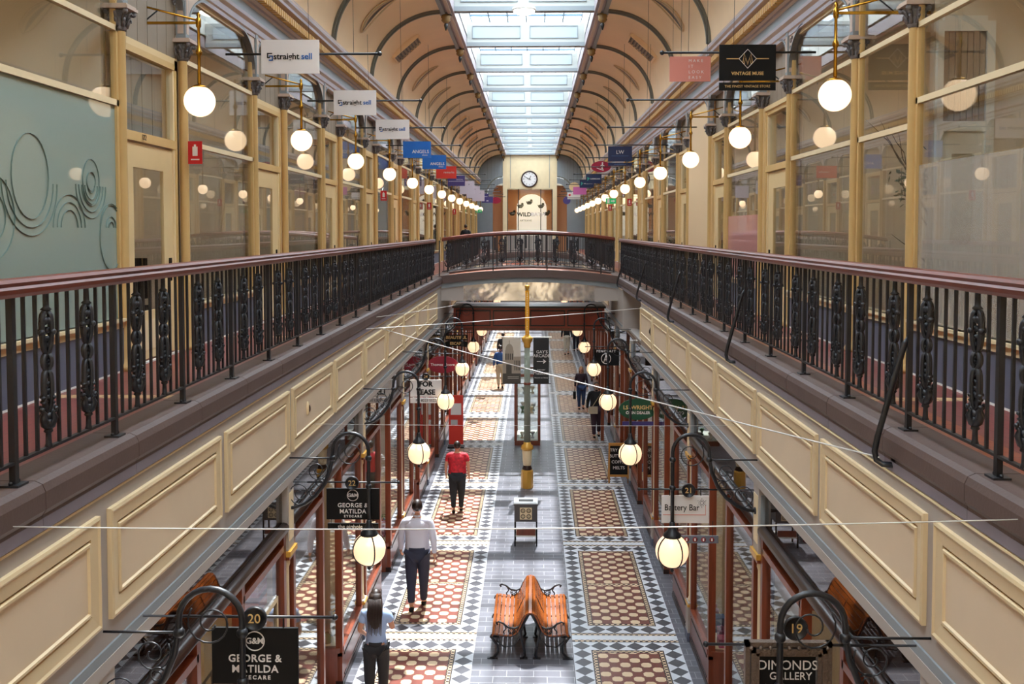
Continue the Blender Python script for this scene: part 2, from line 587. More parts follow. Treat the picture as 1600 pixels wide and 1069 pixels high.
    while y < Y1:
        mb.box(wx - s * 0.14, wx - s * 0.24, y, y + 0.075, 9.95, 10.06, GOLD)
        if y < 60:
            mb.box(wx - s * 0.14, wx - s * 0.20, y + 0.06, y + 0.12, 9.99, 10.10, GOLD)
        y += 0.12
    struct('trim_5' if s < 0 else 'trim_6', mb)

# ---- vault, ribs, skylight
VC = {-1: (-2.30, -4.18), 1: (1.80, 3.62)}
ZV0, ZV1 = 10.42, 12.17
def vpt(s, t, off=0.0):
    x1, x0 = VC[s]
    a = (1 - t) * PI / 2
    cx, cz = x1, ZV0
    ax, az = abs(x0 - x1) - off, ZV1 - ZV0 - off
    return (cx + s * ax * math.cos(PI / 2 - a), cz + az * math.sin(PI / 2 - a))
mbv = MB()
for s in (-1, 1):
    pr = [vpt(s, i / 20) for i in range(21)]
    rows = [[(x, yy, z) for x, z in pr] for yy in (Y0, Y1)]
    mbv.sheet(rows, VAULT)
    rows = [[(x + s * 0.0, yy, z + 0.12) for x, z in pr] for yy in (Y0, Y1)]
    mbv.sheet(rows, VAULT)
    x0 = VC[s][1]; wx = SIDE[s]['wall']
    mbv.box(x0, wx + s * 0.3, Y0, Y1, ZV0 + 0.02, ZV0 + 0.14, VAULT)
ceil = struct('ceiling', mbv)
for s in (-1, 1):
    rib = MB()
    for dy, w, off in ((-0.10, 0.06, 0.05), (-0.03, 0.07, 0.085), (0.05, 0.05, 0.05)):
        a = [vpt(s, i / 20, 0) for i in range(21)]; b = [vpt(s, i / 20, off) for i in range(21)]
        for i in range(20):
            V = []
            for p, q in ((a[i], b[i]), (a[i + 1], b[i + 1])):
                for yy in (dy, dy + w):
                    V += [(p[0], yy, p[1]), (q[0], yy, q[1])]
            rib.add(V, [(0, 4, 5, 1), (2, 3, 7, 6), (1, 5, 7, 3)], RIBG, False)
    rme = rib.mesh('vault_rib')
    pend = MB()
    pend.lathe([(0.11, 0.0), (0.13, -0.06), (0.1, -0.1), (0.12, -0.14), (0.07, -0.2), (0.03, -0.22)], mat('bronze_paint', '8A6A3C', 0.4), 10)
    pend.box(-0.15, 0.15, -0.12, 0.12, 0, 0.14, GREYB)
    pend.lathe([(0.03, -0.2), (0.05, -0.26), (0.035, -0.33), (0.01, -0.4)], IRON, 8)
    pme = pend.mesh('rib_pendant')
    beam = MB()
    x1 = VC[s][0]
    beam.box(x1, x1 - s * 0.27, Y0, Y1, 12.10, 12.42, LILAC)
    beam.box(x1 + s * 0.05, x1 - s * 0.05, Y0, Y1, 12.05, 12.2, GREYB)
    beam.box(x1 - s * 0.12, x1 - s * 0.20, Y0, Y1, 12.06, 12.1, PINKG)
    beam.box(x1 - s * 0.23, x1 - s * 0.27, Y0, Y1, 12.42, 13.45, WHITE)
    beam.box(x1, x1 - s * 0.27, Y0, Y1, 12.42, 12.5, WHITE)
    bo = struct('trim_7' if s < 0 else 'trim_8', beam)
    for k, b in enumerate(B):
        link('vault_rib', rme, ceil, (0, b, 0))
        link('rib_pendant', pme, bo, (x1 - s * 0.06, b, 12.06))
    # scooped openings and louvred vents in the vault
    def on_vault(t, off):
        x, z = vpt(s, t, off)
        x2, z2 = vpt(s, t + 0.01, off)
        return Vector((x, 0, z)), Vector((x2 - x, 0, z2 - z)).normalized()
    sl = MB()
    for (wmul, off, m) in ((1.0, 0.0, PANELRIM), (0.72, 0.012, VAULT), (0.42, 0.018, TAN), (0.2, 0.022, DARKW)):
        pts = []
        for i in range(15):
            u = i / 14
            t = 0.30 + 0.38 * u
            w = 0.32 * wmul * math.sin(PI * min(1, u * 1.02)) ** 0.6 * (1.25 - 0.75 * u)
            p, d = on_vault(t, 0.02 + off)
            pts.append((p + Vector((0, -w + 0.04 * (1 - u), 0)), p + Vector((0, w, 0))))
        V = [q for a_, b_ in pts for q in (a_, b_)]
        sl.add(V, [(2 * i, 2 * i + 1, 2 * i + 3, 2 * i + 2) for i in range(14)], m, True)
    for sgn in (-1, 1):
        sl.tube([on_vault(0.28 + 0.42 * i / 14, 0.03)[0] + Vector((0, sgn * 0.36 * math.sin(PI * i / 14) ** 0.5 * (1.2 - 0.6 * i / 14), 0)) for i in range(15)], 0.02, PANELRIM, 5)
    sme = sl.mesh('vault_scoop')
    ve = MB()
    t0 = 0.52
    p, d = on_vault(t0, 0.0)
    nrm = Vector((-d.z * -s, 0, d.x * -s)); 
    nrm = Vector((d.z, 0, -d.x));
    if nrm.z > 0: nrm = -nrm
    M = Matrix.Translation(p + nrm * 0.07) @ Matrix(((d.x, 0, nrm.x, 0), (0, 1, 0, 0), (d.z, 0, nrm.z, 0), (0, 0, 0, 1)))
    for (a, b_, c, e) in ((-0.42, 0.42, -0.47, -0.40), (-0.42, 0.42, 0.40, 0.47), (-0.47, -0.42, -0.47, 0.47), (0.42, 0.47, -0.47, 0.47)):
        ve.box(a, b_, c, e, -0.09, 0.06, VAULT, M)
    ve.box(-0.42, 0.42, -0.40, 0.40, 0.0, 0.015, DARKW, M)
    for i in range(9):
        ve.box(-0.40 + i * 0.1, -0.35 + i * 0.1, -0.4, 0.4, 0.015, 0.05, TAN, M)
    vme = ve.mesh('vault_vent')
    for k in range(2, len(B) - 1):
        yc = B[k] + 2.35
        kk = k - 3
        if kk in (3, 7, 8, 9):
            link('vault_vent', vme, ceil, (0, yc, 0))
        else:
            link('vault_scoop', sme, ceil, (0, yc, 0))
# transverse skylight beams
xl, xr = -2.03, 1.53
SKW = mat('skylight_grey_white', 'B2B4B0', 0.55)
sb = MB()
sb.box(xl, xr, 0, 0.14, 12.24, 12.86, SKW)
sb.box(xl, xr, -0.06, 0.2, 12.14, 12.26, GREYB)
sb.box(xl, xr, -0.03, 0.17, 12.26, 12.30, SKW)
hw = (xr - xl) / 2
SKP = mat('pale_blue_panel', 'A9B2B8', 0.5)
for q in (0, 1):
    a = xl + 0.18 + q * (hw - 0.04); b = a + hw - 0.36
    sb.box(a, b, -0.012, 0.0, 12.40, 12.74, SKP)
    for (x0, x1, z0, z1) in ((a - .02, b + .02, 12.38, 12.40), (a - .02, b + .02, 12.74, 12.76), (a - .02, a, 12.38, 12.76), (b, b + .02, 12.38, 12.76)):
        sb.box(x0, x1, -0.03, 0.0, z0, z1, GREYB)
sbme = sb.mesh('skylight_beam')
sk = MB()
sk.box(xl - 0.1, xr + 0.1, Y0, Y1, 13.40, 13.41, GLROOF)
for i in range(7):
    x = xl + (xr - xl) * i / 6
    sk.box(x - 0.02, x + 0.02, Y0, Y1, 13.34, 13.40, mat('blue_glazing_bar', '5A7488', 0.4))
y = Y0
sky = struct('window_1', sk)
cross = MB()
while y < Y1:
    cross.box(xl, xr, y, y + 0.05, 13.36, 13.42, MATS['blue_glazing_bar'])
    y += 2.35 / 2
cross.build('glazing_bar', sky)
for b in B:
    link('skylight_beam', sbme, sky, (0, b, 0))
t = thing('ceiling_lamp', 'round bright lamp fixed under a skylight crossbeam above the bridge', 'lamp', (-0.25, B[6] - 0.15, 12.16))
MB().lathe([(0.30, 0.02), (0.30, -0.03), (0.27, -0.04)], WHITE, 20).build('lamp_base', t)
MB().lathe([(0.27, -0.03), (0.26, -0.08), (0.18, -0.12), (0.02, -0.14)], mat('lamp_diffuser', 'FFFFFF', 0.3, emit=6.0), 20).build('diffuser', t)

# ---- end walls
mb = MB()
mb.box(-8.2, 8.2, Y0 - 0.2, Y0, 0, 13.5, PALE)
struct('wall_front', mb)
ye = 72.0
mb = MB()
mb.box(-2.30, -1.98, ye, ye + 0.3, 4.9, 13.5, PALE)
mb.box(1.40, 1.72, ye, ye + 0.3, 4.9, 13.5, PALE)
mb.box(-1.98, 1.40, ye + 0.05, ye + 0.3, 9.62, 13.5, PALE)
mb.box(-1.98, 1.40, ye, ye + 0.3, 4.9, 6.15, GREY)
mb.box(-8.2, 8.2, ye, ye + 0.3, 0, 4.9, GREY)
mb.box(-1.75, -1.72, ye + 0.02, ye + 0.05, 9.7, 12.6, GREYB)
mb.box(1.15, 1.18, ye + 0.02, ye + 0.05, 9.7, 12.6, GREYB)
for s, xa, xb in ((-1, -2.30, -8.2), (1, 1.72, 8.2)):
    # grey pier, moulded arch and the lit opening beyond
    ox = xa + s * 0.75
    mb.box(ox, xb, ye, ye + 0.3, 4.9, 9.2, GREYB)
    mb.box(ox - s * 0.06, ox + s * 0.55, ye - 0.12, ye, 8.95, 9.2, GREY)
    ca = xa + s * 0.0
    for r0, r1, dd in ((0.75, 1.15, 0.0), (1.15, 1.25, -0.06), (1.25, 2.6, 0.02)):
        n = 14
        V = []
        for i in range(n + 1):
            a = PI / 2 * i / n
            for r in (r0, r1):
                V.append((ca + s * r * math.cos(a), ye + dd, 9.2 + r * 1.1 * math.sin(a)))
        mb.add(V, [(2 * i, 2 * i + 1, 2 * i + 3, 2 * i + 2) for i in range(n)], GREYB if dd >= 0 else RIBG)
    mb.box(xa, ox, ye + 1.4, ye + 1.6, 4.9, 10.4, mat('orange_wall', 'C08A60', 0.6))
    mb.box(xa + s * 2.5, xb, ye, ye + 0.3, 9.2, 13.5, GREYB)
    mb.box(xa, ox, ye + 0.3, ye + 1.6, 10.2, 10.3, SHOPW)
mb.box(-8.2, -2.3, ye + 0.25, ye + 0.3, 11.4, 13.5, GREYB)
mb.box(1.72, 8.2, ye + 0.25, ye + 0.3, 11.4, 13.5, GREYB)

struct('wall_end', mb)
# the room behind the end window
mb = MB()
OR = MATS['orange_wall']
mb.box(-3.4, 2.8, ye + 4.3, ye + 4.5, 4.9, 10.2, OR)
mb.box(-3.4, -3.3, ye + 0.3, ye + 4.3, 4.9, 10.2, OR)
mb.box(2.7, 2.8, ye + 0.3, ye + 4.3, 4.9, 10.2, OR)
mb.box(-3.4, 2.8, ye + 0.3, ye + 4.3, 9.9, 10.2, WHITE)
mb.box(-3.4, 2.8, ye, ye + 4.5, 4.75, 4.9, GREY)
struct('wall_end_room', mb)
EWL = mat('bright_window_light', 'F6F4EE', 0.5, emit=0.35)
w = sroot('window_2')
pts = [(-1.35, 5.3), (1.0, 5.3), (1.0, 8.3)] + [(-0.175 + 1.175 * math.cos(a * PI / 12), 8.3 + 1.1 * math.sin(a * PI / 12)) for a in range(1, 12)] + [(-1.35, 8.3)]
MB().prism(pts, ye + 4.2, ye + 4.28, 'y', EWL).build('arched_light', w)
f = MB()
for x in (-1.96, -1.15, 0.52, 1.36):
    f.box(x - 0.03, x + 0.03, ye + 0.1, ye + 0.18, 6.15, 9.62, IRON)
f.box(-1.98, 1.4, ye + 0.1, ye + 0.18, 9.56, 9.62, PALE)
f.box(-1.98, 1.4, ye + 0.1, ye + 0.18, 6.55, 6.6, WHITE)
f.build('frame', w)
MB().box(-1.98, 1.4, ye + 0.13, ye + 0.14, 6.15, 9.6, GL).build('pane', w)
struct('ceiling_fill_1', MB().box(-1.6, 1.0, ye + 1.5, ye + 2.5, 9.85, 9.9, SHOPFILL))  # added glowing panel that brightens the end room
DK = mat('dark_green_board', '2B2A1E', 0.6)
for i, (x, z) in enumerate(((-0.35, 8.62), (-1.02, 8.35), (0.52, 8.35), (-1.62, 7.8), (0.95, 7.8))):
    o = MB()
    o.ball((0, 0, 0), 0.2, DK, 10, sc_=(1, 0.3, 0.65)).ball((0.16, 0, 0.16), 0.1, DK, 8, sc_=(1, 0.4, 1)).tube([(-0.22, 0, 0.1), (-0.1, 0, -0.12), (0.1, 0, -0.12), (0.26, 0, 0.08)], 0.03, DK, 6)
    tag(o.build('hanging_ornament', None, (x, ye + 0.35, z)), ['dark animal shaped ornament topmost in the end window', 'dark animal ornament just below and west of the topmost one',
        'dark animal ornament just below and east of the topmost one', 'dark animal ornament lowest on the clock window\'s west pane', 'dark animal ornament lowest on the clock window\'s east pane'][i], 'ornament', 'dark ornaments in the end window')
t = thing('window_lettering', 'dark and white lettering across the window under the clock', 'sign', (-0.3, ye + 0.05, 7.72))
text(t, 'WILD', 0.42, BLACK, -0.42, 0, 0, bold=0.012)
text(t, 'BATH', 0.42, WHITEB, 0.62, 0, 0, bold=0.012)
text(t, 'ARTISANS', 0.2, BLACK, -0.3, 0, -0.45)

# clock
t = thing('wall_clock', 'round white clock with brown rim high on the end wall', 'clock', (-0.33, ye + 0.04, 10.36))
rx = Matrix.Rotation(PI / 2, 4, 'X')
MB().lathe([(0.60, 0.0), (0.62, 0.08), (0.57, 0.12), (0.52, 0.08), (0.52, 0.0)], DARKW, 32, M=rx).build('rim', t)
MB().lathe([(0.52, 0.0), (0.52, 0.05), (0.0001, 0.051)], WHITEB, 32, M=rx, smooth=False).build('clock_face', t)
for h in range(12):
    MB().box(-0.015, 0.015, -0.065, -0.055, 0.38, 0.47, BLACK, Matrix.Rotation(h * PI / 6, 4, 'Y')).build('hour_mark', t)
MB().box(-0.02, 0.02, -0.085, -0.075, -0.06, 0.27, BLACK, Matrix.Rotation(math.radians(25), 4, 'Y')).build('hour_hand', t)
MB().box(-0.015, 0.015, -0.095, -0.086, -0.12, 0.42, BLACK, Matrix.Rotation(math.radians(-62), 4, 'Y')).build('minute_hand', t)

# ================================================================== GALLERY SHOPFRONTS
def column_proto():
    t = thing('iron_column', 'x', 'column', (0, 0, ZG))
    sh = MB().lathe([(0.085, 0), (0.085, 0.05), (0.065, 0.09), (0.06, 0.14), (0.056, 0.5), (0.053, 3.46), (0.06, 3.48), (0.06, 3.5)], OCHRE, 14)
    sh.build('shaft', t)
    c = MB().lathe([(0.058, 3.46), (0.072, 3.49), (0.062, 3.52), (0.075, 3.60), (0.10, 3.66)], CAPG, 12)
    for k in range(8):
        a = k * PI / 4
        ca, sa = math.cos(a), math.sin(a)
        for (z0, r0) in ((3.50, 0.07), (3.56, 0.078)):
            c.tube([(ca * r0, sa * r0, z0), (ca * (r0 + .02), sa * (r0 + .02), z0 + 0.05), (ca * (r0 + .045), sa * (r0 + .045), z0 + 0.075), (ca * (r0 + .05), sa * (r0 + .05), z0 + 0.055)], [0.02, 0.018, 0.014, 0.008], CAPG, 5)
    for sx_ in (-1, 1):
        for sy_ in (-1, 1):
            c.ball((sx_ * 0.10, sy_ * 0.10, 3.645), 0.03, CAPG, 8)
    cp_ = c.build('capital', t)
    MB().box(-0.135, 0.135, -0.135, 0.135, 3.67, 3.70, PINKG).box(-0.12, 0.12, -0.12, 0.12, 3.70, 3.72, PINKG).build('abacus', cp_)
    p = MB().box(-0.06, 0.06, -0.06, 0.06, 3.72, 4.36, GREYB)
    p.box(-0.066, -0.06, -0.035, 0.035, 3.78, 4.30, PINKG).box(0.06, 0.066, -0.035, 0.035, 3.78, 4.30, PINKG)
    p.box(-0.035, 0.035, -0.066, -0.06, 3.78, 4.30, PINKG)
    p.build('upper_post', t)
    return t
def spandrel(sign, r, rz_=0.45):
    # lacy curved bracket between the upper post and the beam, in the y-z plane
    m = MB()
    n = 12
    top = 4.32
    inner = [(sign * (0.06 + r * (1 - math.cos(PI / 2 * i / n))), top - rz_ * (1 - math.sin(PI / 2 * i / n))) for i in range(n + 1)]
    for i in range(n):
        a, b = inner[i], inner[i + 1]
        V = []
        for x in (-0.035, 0.035):
            V += [(x, a[0], a[1]), (x, b[0], b[1]), (x, b[0] - sign * 0.0, top + 0.02), (x, a[0], top + 0.02)]
        m.add(V, [(0, 1, 2, 3), (7, 6, 5, 4), (0, 4, 5, 1)], PINKG)
        V2 = [(-0.05, a[0], a[1]), (0.05, a[0], a[1]), (0.05, b[0], b[1]), (-0.05, b[0], b[1])]
        m.add(V2 + [(v[0], v[1], v[2] + 0.03) for v in V2], [(0, 1, 2, 3), (7, 6, 5, 4), (0, 3, 7, 4), (1, 5, 6, 2)], GREYB)
    for (u, v, rr) in ((0.1, 0.1, 0.035), (0.17, 0.07, 0.025), (0.09, 0.2, 0.025)):
        if r > 0.35:
            m.tube([(-0.04, sign * (0.06 + u) + rr * math.cos(q * PI / 4), top - v + rr * math.sin(q * PI / 4)) for q in range(8)], 0.006, CAPG, 4, closed=True)
    return m
colA = column_proto()
spandrel(-1, 0.75, 0.55).build('spandrel', colA)      # arch towards the wide window bay on its near side
spandrel(1, 0.40, 0.32).build('spandrel', colA)
colB = dup(colA)
for c_ in list(colB.children):
    if c_.name.startswith('spandrel'):
        bpy.data.objects.remove(c_)
spandrel(-1, 0.40, 0.32).build('spandrel', colB)
spandrel(1, 0.75, 0.55).build('spandrel', colB)
def where(s):
    return 'on the door 122 side' if s < 0 else 'on the side facing door 122'
first = {'A': colA, 'B': colB}
nc = 0
for s in (-1, 1):
    ci = 0
    for k, b in enumerate(B):
        if b < 5 : continue
        for typ, dy in (('A', -0.88), ('B', 0.88)):
            lab = 'ochre iron column, %s down the upper gallery %s' % ((ORD[ci] if ci < 20 else 'twenty-' + ORD[ci - 20]), where(s))
            loc = (SIDE[s]['wall'], b + dy, ZG)
            if typ in first:
                o = first.pop(typ); o.location = loc; o['label'] = lab; o['group'] = 'iron columns of the upper gallery'
            else:
                o = dup(colA if typ == 'A' else colB, loc, None, lab, 'iron columns of the upper gallery')
            ci += 1

WN = [10]
def window_bay(s, yc, tz=7.65, film=None, film_top=None, solid=False, L=2.94):
    WN[0] += 1
    w = sroot('window_%d' % WN[0], (SIDE[s]['wall'] + s * 0.03, yc, 0))
    h = L / 2 - 0.05
    f = MB()
    f.box(-0.06, 0.05, -h, h, 5.60, 5.70, PALE)
    f.box(-0.09, 0.0, -h, h, 5.67, 5.70, PALE) if s > 0 else f.box(0, 0.09, -h, h, 5.67, 5.70, PALE)
    if solid:
        f.box(-0.03, 0.05, -h, h, 5.70, 9.45, mat('peach_plaster', 'E3C39A', 0.5))
    else:
        f.box(-0.03, 0.03, -h, h, 8.60, 8.655, PALE)
        f.box(-0.03, 0.03, -h, h, tz - 0.03, tz + 0.03, PALE)
        for e in (-1, 1):
            f.box(-0.03, 0.03, e * h, e * (h - 0.05), 5.70, 9.45, OCHRE)
        f.box(-0.03, 0.03, -h, h, 9.40, 9.46, PALE)
    f.build('frame', w)
    d = MB().box(-0.04, 0.04, -h, h, ZG, 5.60, DADO)
    d.build('stall_riser', w)
    if not solid:
        MB().box(-0.004, 0.004, -h, h, 8.655, 9.4, GL).build('pane', w)
        MB().box(-0.004, 0.004, -h, h, tz + 0.03, 8.60, GL).build('pane', w)
        if film and film_top:
            MB().box(-0.004, 0.004, -h, h, film_top, tz - 0.03, GL).box(-0.004, 0.004, -h, h, 5.70, film_top, film).build('pane', w)
        else:
            MB().box(-0.004, 0.004, -h, h, 5.70, tz - 0.03, film or GL).build('pane', w)
    return w
DN = [0]
def door_bay(s, yc, kind=0, number=None):
    DN[0] += 1
    x0 = SIDE[s]['wall'] + s * 0.10
    w = sroot('door_%d' % DN[0], (x0, yc, ZG))
    f = MB()
    for e in (-1, 1):
        f.box(-0.06, 0.05, e * 0.84, e * 0.74, 0, 3.45, OCHRE)
        f.box(-0.09, 0.05, e * 0.84, e * 0.80, 0, 3.45, CREAM)
        f.box(-0.04, 0.04, e * 0.74, e * 0.70, 0, 3.40, PALE)
    f.box(-0.08, 0.05, -0.84, 0.84, 3.40, 3.47, CREAM)
    f.box(-0.05, 0.05, -0.8, 0.8, 3.33, 3.40, OCHRE)
    f.box(-0.06, 0.05, -0.74, 0.74, 2.40, 2.50, OCHRE)
    f.build('door_frame', w)
    bd = MB()
    for i in range(6):
        y = -0.82 + i * 0.275
        bd.box(-0.0, 0.03, y, y + 0.265, 3.47, 4.32, TAN)
    bd.build('boarding', w)
    MB().box(-0.004, 0.004, -0.72, 0.72, 2.50, 3.33, GL).build('fanlight_pane', w)
    fb = MB()  # grey slats stand in for boards reflected in the dark fanlight glass
    for i in range(5):
        y = -0.72 + i * 0.29
        fb.box(s * 0.10, s * 0.12, y, y + 0.275, 2.50, 3.33, mat('board_reflection_grey', '8C8378', 0.6))
    fb.build('fanlight_reflection', w)
    lf = MB()
    gx = 0.42 if kind == 0 else 0.38
    lf.box(-0.02, 0.02, -0.70, -gx, 0.02, 2.38, CREAM).box(-0.02, 0.02, gx, 0.70, 0.02, 2.38, CREAM)
    lf.box(-0.02, 0.02, -gx, gx, 2.12, 2.38, CREAM).box(-0.02, 0.02, -gx, gx, 0.02, 0.55, CREAM)
    lf.box(-0.028, 0.028, -gx + .04, gx - .04, 0.12, 0.45, PALE)
    leaf = lf.build('door_leaf', w)
    MB().box(-0.004, 0.004, -gx, gx, 0.55, 2.12, GL).build('door_pane', leaf)
    hd = MB().box(-s * 0.02, -s * 0.032, 0.55, 0.62, 0.85, 1.12, BLACK)
    hd.tube([(-s * 0.03, 0.585, 1.02), (-s * 0.07, 0.585, 1.02), (-s * 0.07, 0.50, 1.02)], 0.012, BRASS, 6)
    hd.build('door_handle', leaf)
    if number:
        text(w, number, 0.085, DARKW, -s * 0.065, -0.22, 2.45, rz=PI / 2 if s < 0 else -PI / 2)
    return w
FILMS = {(-1, -1): dict(tz=7.88, film=FROST), (1, -1): dict(tz=7.88, film=FROSTG, film_top=7.24), (1, 1): dict(film=PINKFILM, film_top=6.86), (1, 2): dict(solid=True), (-1, 0): dict(film=GL)}
protoW = {}; protoD = {}
for s in (-1, 1):
    for k in range(-1, 14):
        b = 10.7 + 4.7 * k
        yc = b + 2.35
        if yc < ye - 0.5:
            kw = FILMS.get((s, k))
            if kw is not None or s not in protoW:
                o = window_bay(s, yc, **(kw or {}))
                if kw is None: protoW[s] = o
            else:
                WN[0] += 1
                o = dup(protoW[s], (SIDE[s]['wall'] + s * 0.03, yc, 0)); o.name = 'window_%d' % WN[0]
        if b < ye - 1:
            if (s, k) == (1, 0):
                window_bay(s, b, 7.65, L=1.70)
            elif (s, k) == (-1, 0):
                door_bay(s, b, 0, '122')
            elif s not in protoD:
                protoD[s] = door_bay(s, b, 1)
            else:
                DN[0] += 1
                o = dup(protoD[s], (SIDE[s]['wall'] + s * 0.10, b, ZG)); o.name = 'door_%d' % DN[0]
    # partition walls between the shops and an added glowing panel in each to brighten it
    pw = MB()
    x0, x1 = SIDE[s]['wall'] + s * 0.16, s * 8.0
    for k in range(-1, 14):
        y = 10.7 + 4.7 * k - 0.92
        pw.box(x0, x1, y - 0.05, y + 0.05, ZG, 9.5, SHOPW)
    struct('wall_partition_' + ('left' if s < 0 else 'right'), pw)
    lp = MB().box(-0.5, 0.5, -0.5, 0.5, -0.03, 0.0, WHITE)
    lp.box(-0.46, 0.46, -0.46, 0.46, -0.04, -0.03, SHOPFILL)
    lme = lp.mesh('fill_panel')
    for k in range(-1, 13):
        o = link('ceiling_fill_%d' % (2 + k + 1 + (20 if s > 0 else 0)), lme, None, (SIDE[s]['wall'] + s * 1.9, 10.7 + 4.7 * k + 1.4, 9.5))
        o['kind'] = 'structure'
# etched line pattern on the teal film
et = MB()
LINEM = mat('etched_line', '6F857F', 0.5)
def ring(cy_, cz_, r, a0=0, a1=360, w=0.009, st=1.0):
    n = 28
    et.tube([(0, cy_ + r * math.cos(math.radians(a0 + (a1 - a0) * i / n)), cz_ + st * r * math.sin(math.radians(a0 + (a1 - a0) * i / n))) for i in range(n + 1)], w, LINEM, 4, flat=0.12)
for r in (0.07, 0.13, 0.19, 0.25, 0.31): ring(9.16, 7.02, r, 180, 360)
ring(9.16, 7.06, 0.09); ring(9.16, 7.06, 0.17, st=1.25)
for r in (0.06, 0.11, 0.24): ring(9.58, 6.62, r, 0, 180)
ring(9.58, 6.52, 0.25, 0, 360, st=1.3)
for r in (0.16, 0.23, 0.30): ring(8.72, 6.62, r, 0, 180)
ring(8.05, 7.05, 0.30, 0, 360, st=1.2)
for r in (0.38, 0.45): ring(8.05, 7.0, r, 180, 360)
for r in (0.20, 0.34): ring(7.45, 6.7, r)
et2 = et.build('etched_pattern', bpy.data.objects['window_11'], (-0.0, -(6.0 + 2.35), 0))
et2.location.x = 0.006

# white framed slatted window and door inside the corner shop
dd = sroot('door_60', (4.03, 9.70, ZG))
f = MB()
for (x0, x1, z0, z1) in ((-0.06, 0.0, 0, 3.5), (0.42, 0.50, 0, 3.5), (0.0, 0.42, 3.40, 3.5), (0.0, 0.42, 2.42, 2.52), (0.0, 0.42, 3.5, 3.55)):
    f.box(x0, x1, -0.04, 0.02, z0, z1, WHITE)
f.box(0.0, 0.10, -0.02, 0.02, 0, 2.42, WHITE).box(0.32, 0.42, -0.02, 0.02, 0, 2.42, WHITE).box(0.10, 0.32, -0.02, 0.02, 2.2, 2.42, WHITE).box(0.1, 0.32, -0.02, 0.02, 0, 1.3, WHITE)
f.build('door_frame', dd)
f = MB()
for i in range(7):
    f.box(0.0 + i * .06, 0.052 + i * .06, -0.015, 0.0, 2.52, 3.40, TAN)
f.build('slatted_blind', dd)
MB().box(0.1, 0.32, -0.005, 0.005, 1.3, 2.2, GL).build('door_pane', dd)

for x, y, s, nm in ((-2.735, 11.5, -1, 'small raised oval boss on a fascia panel above disc 22'), (2.485, 20.4, 1, 'small dark oval boss on a fascia panel near the recessed bay')):
    tag(MB().ball((0, 0, 0), 0.09, PANELRIM if s < 0 else DARKW, 12, sc_=(0.35, 0.45, 1)).ball((-s * .02, 0, 0), 0.05, DARKW, 8, sc_=(.4, .5, 1)).build('oval_boss', None, (x - s * .012, y, 4.45)), nm, 'boss')

# ================================================================== RAILINGS
def ornate_mesh(wide=1.0):
    # cast iron baluster: shaft, eyed loop, rosette ring, long loop, leafy cup; in the y-z plane, 0.92 high
    m = MB()
    def P(y, z): return (0, y * wide, z)
    m.lathe([(0.012, 0.0), (0.022, 0.01), (0.016, 0.03), (0.014, 0.09), (0.024, 0.10), (0.018, 0.12)], IRONG, 8)
    m.lathe([(0.016, 0.80), (0.03, 0.81), (0.016, 0.825), (0.015, 0.90), (0.024, 0.91), (0.02, 0.93)], IRONG, 8)
    # lower leafy cup
    for sg in (-1, 1):
        m.tube([P(0, 0.12), P(sg * 0.03, 0.14), P(sg * 0.048, 0.18), P(sg * 0.036, 0.21), P(sg * 0.055, 0.225)], [0.02, 0.022, 0.02, 0.014, 0.012], IRONG, 6)
        m.tube([P(0, 0.13), P(sg * 0.015, 0.18), P(sg * 0.008, 0.24), P(sg * 0.03, 0.28), P(sg * 0.046, 0.265)], [0.018, 0.016, 0.013, 0.012, 0.01], IRONG, 6)
        m.ball(P(sg * 0.055, 0.235), 0.014, IRONG, 8)
        m.ball(P(sg * 0.022, 0.745), 0.026, IRONG, 8)
        m.tube([P(sg * 0.044, 0.665), P(sg * 0.018, 0.62), P(0, 0.585)], 0.011, IRONG, 6)
        m.ball(P(sg * 0.048, 0.68), 0.018, IRONG, 8)
        m.ball(P(sg * 0.045, 0.30), 0.012, IRONG, 8)
    for (z, r) in ((0.15, 0.034), (0.19, 0.03), (0.30, 0.020), (0.335, 0.018), (0.375, 0.017), (0.42, 0.013), (0.60, 0.018), (0.64, 0.017), (0.69, 0.02)):
        m.ball(P(0, z), r, IRONG, 8)
    def loop(z0, z1, w0, w1):
        n = 20
        zc, h = (z0 + z1) / 2, (z1 - z0) / 2
        pts = []
        for i in range(n):
            a = 2 * PI * i / n
            w = (w0 + w1) / 2 + (w1 - w0) / 2 * math.sin(a)
            ca, sa = math.cos(a), math.sin(a)
            pts.append(P(w * math.copysign(abs(ca) ** 0.6, ca), zc + h * math.copysign(abs(sa) ** 0.8, sa)))
        m.tube(pts, 0.014, IRONG, 6, closed=True)
    loop(0.225, 0.455, 0.03, 0.034)
    loop(0.555, 0.795, 0.030, 0.046)
    m.tube([P(0.034 * math.cos(i * PI / 7), 0.505 + 0.048 * math.sin(i * PI / 7)) for i in range(14)], 0.013, IRONG, 6, closed=True)
    for q in range(6):
        a = q * PI / 3 + 0.3
        m.ball(P(0.016 * math.cos(a), 0.505 + 0.024 * math.sin(a)), 0.010, IRONG, 6)
    m.ball(P(0, 0.505), 0.009, IRONG, 6)
    V = list(m.v); fs = list(m.f); o_ = len(V)
    m.v += [(v[1] * 0.75, -v[0], v[2]) for v in V]
    m.f += [[i + o_ for i in f] for f in fs]; m.m += list(m.m); m.sm += list(m.sm)
    m.v = [(v[0] * 1.15, v[1] * 1.15, v[2]) for v in m.v]
    return m.mesh('ornamental_baluster')
ORN = ornate_mesh()
ORNW = ornate_mesh(1.7)
ZB = 5.335                       # bottom rail
barm = MB().box(-0.009, 0.009, -0.009, 0.009, ZB, 6.25, IRON).mesh('baluster')
pom = MB().box(-0.017, 0.017, -0.02, 0.02, ZC, 6.26, IRON)
pom.box(-0.05, 0.05, -0.055, 0.055, ZC, ZC + 0.012, IRON)
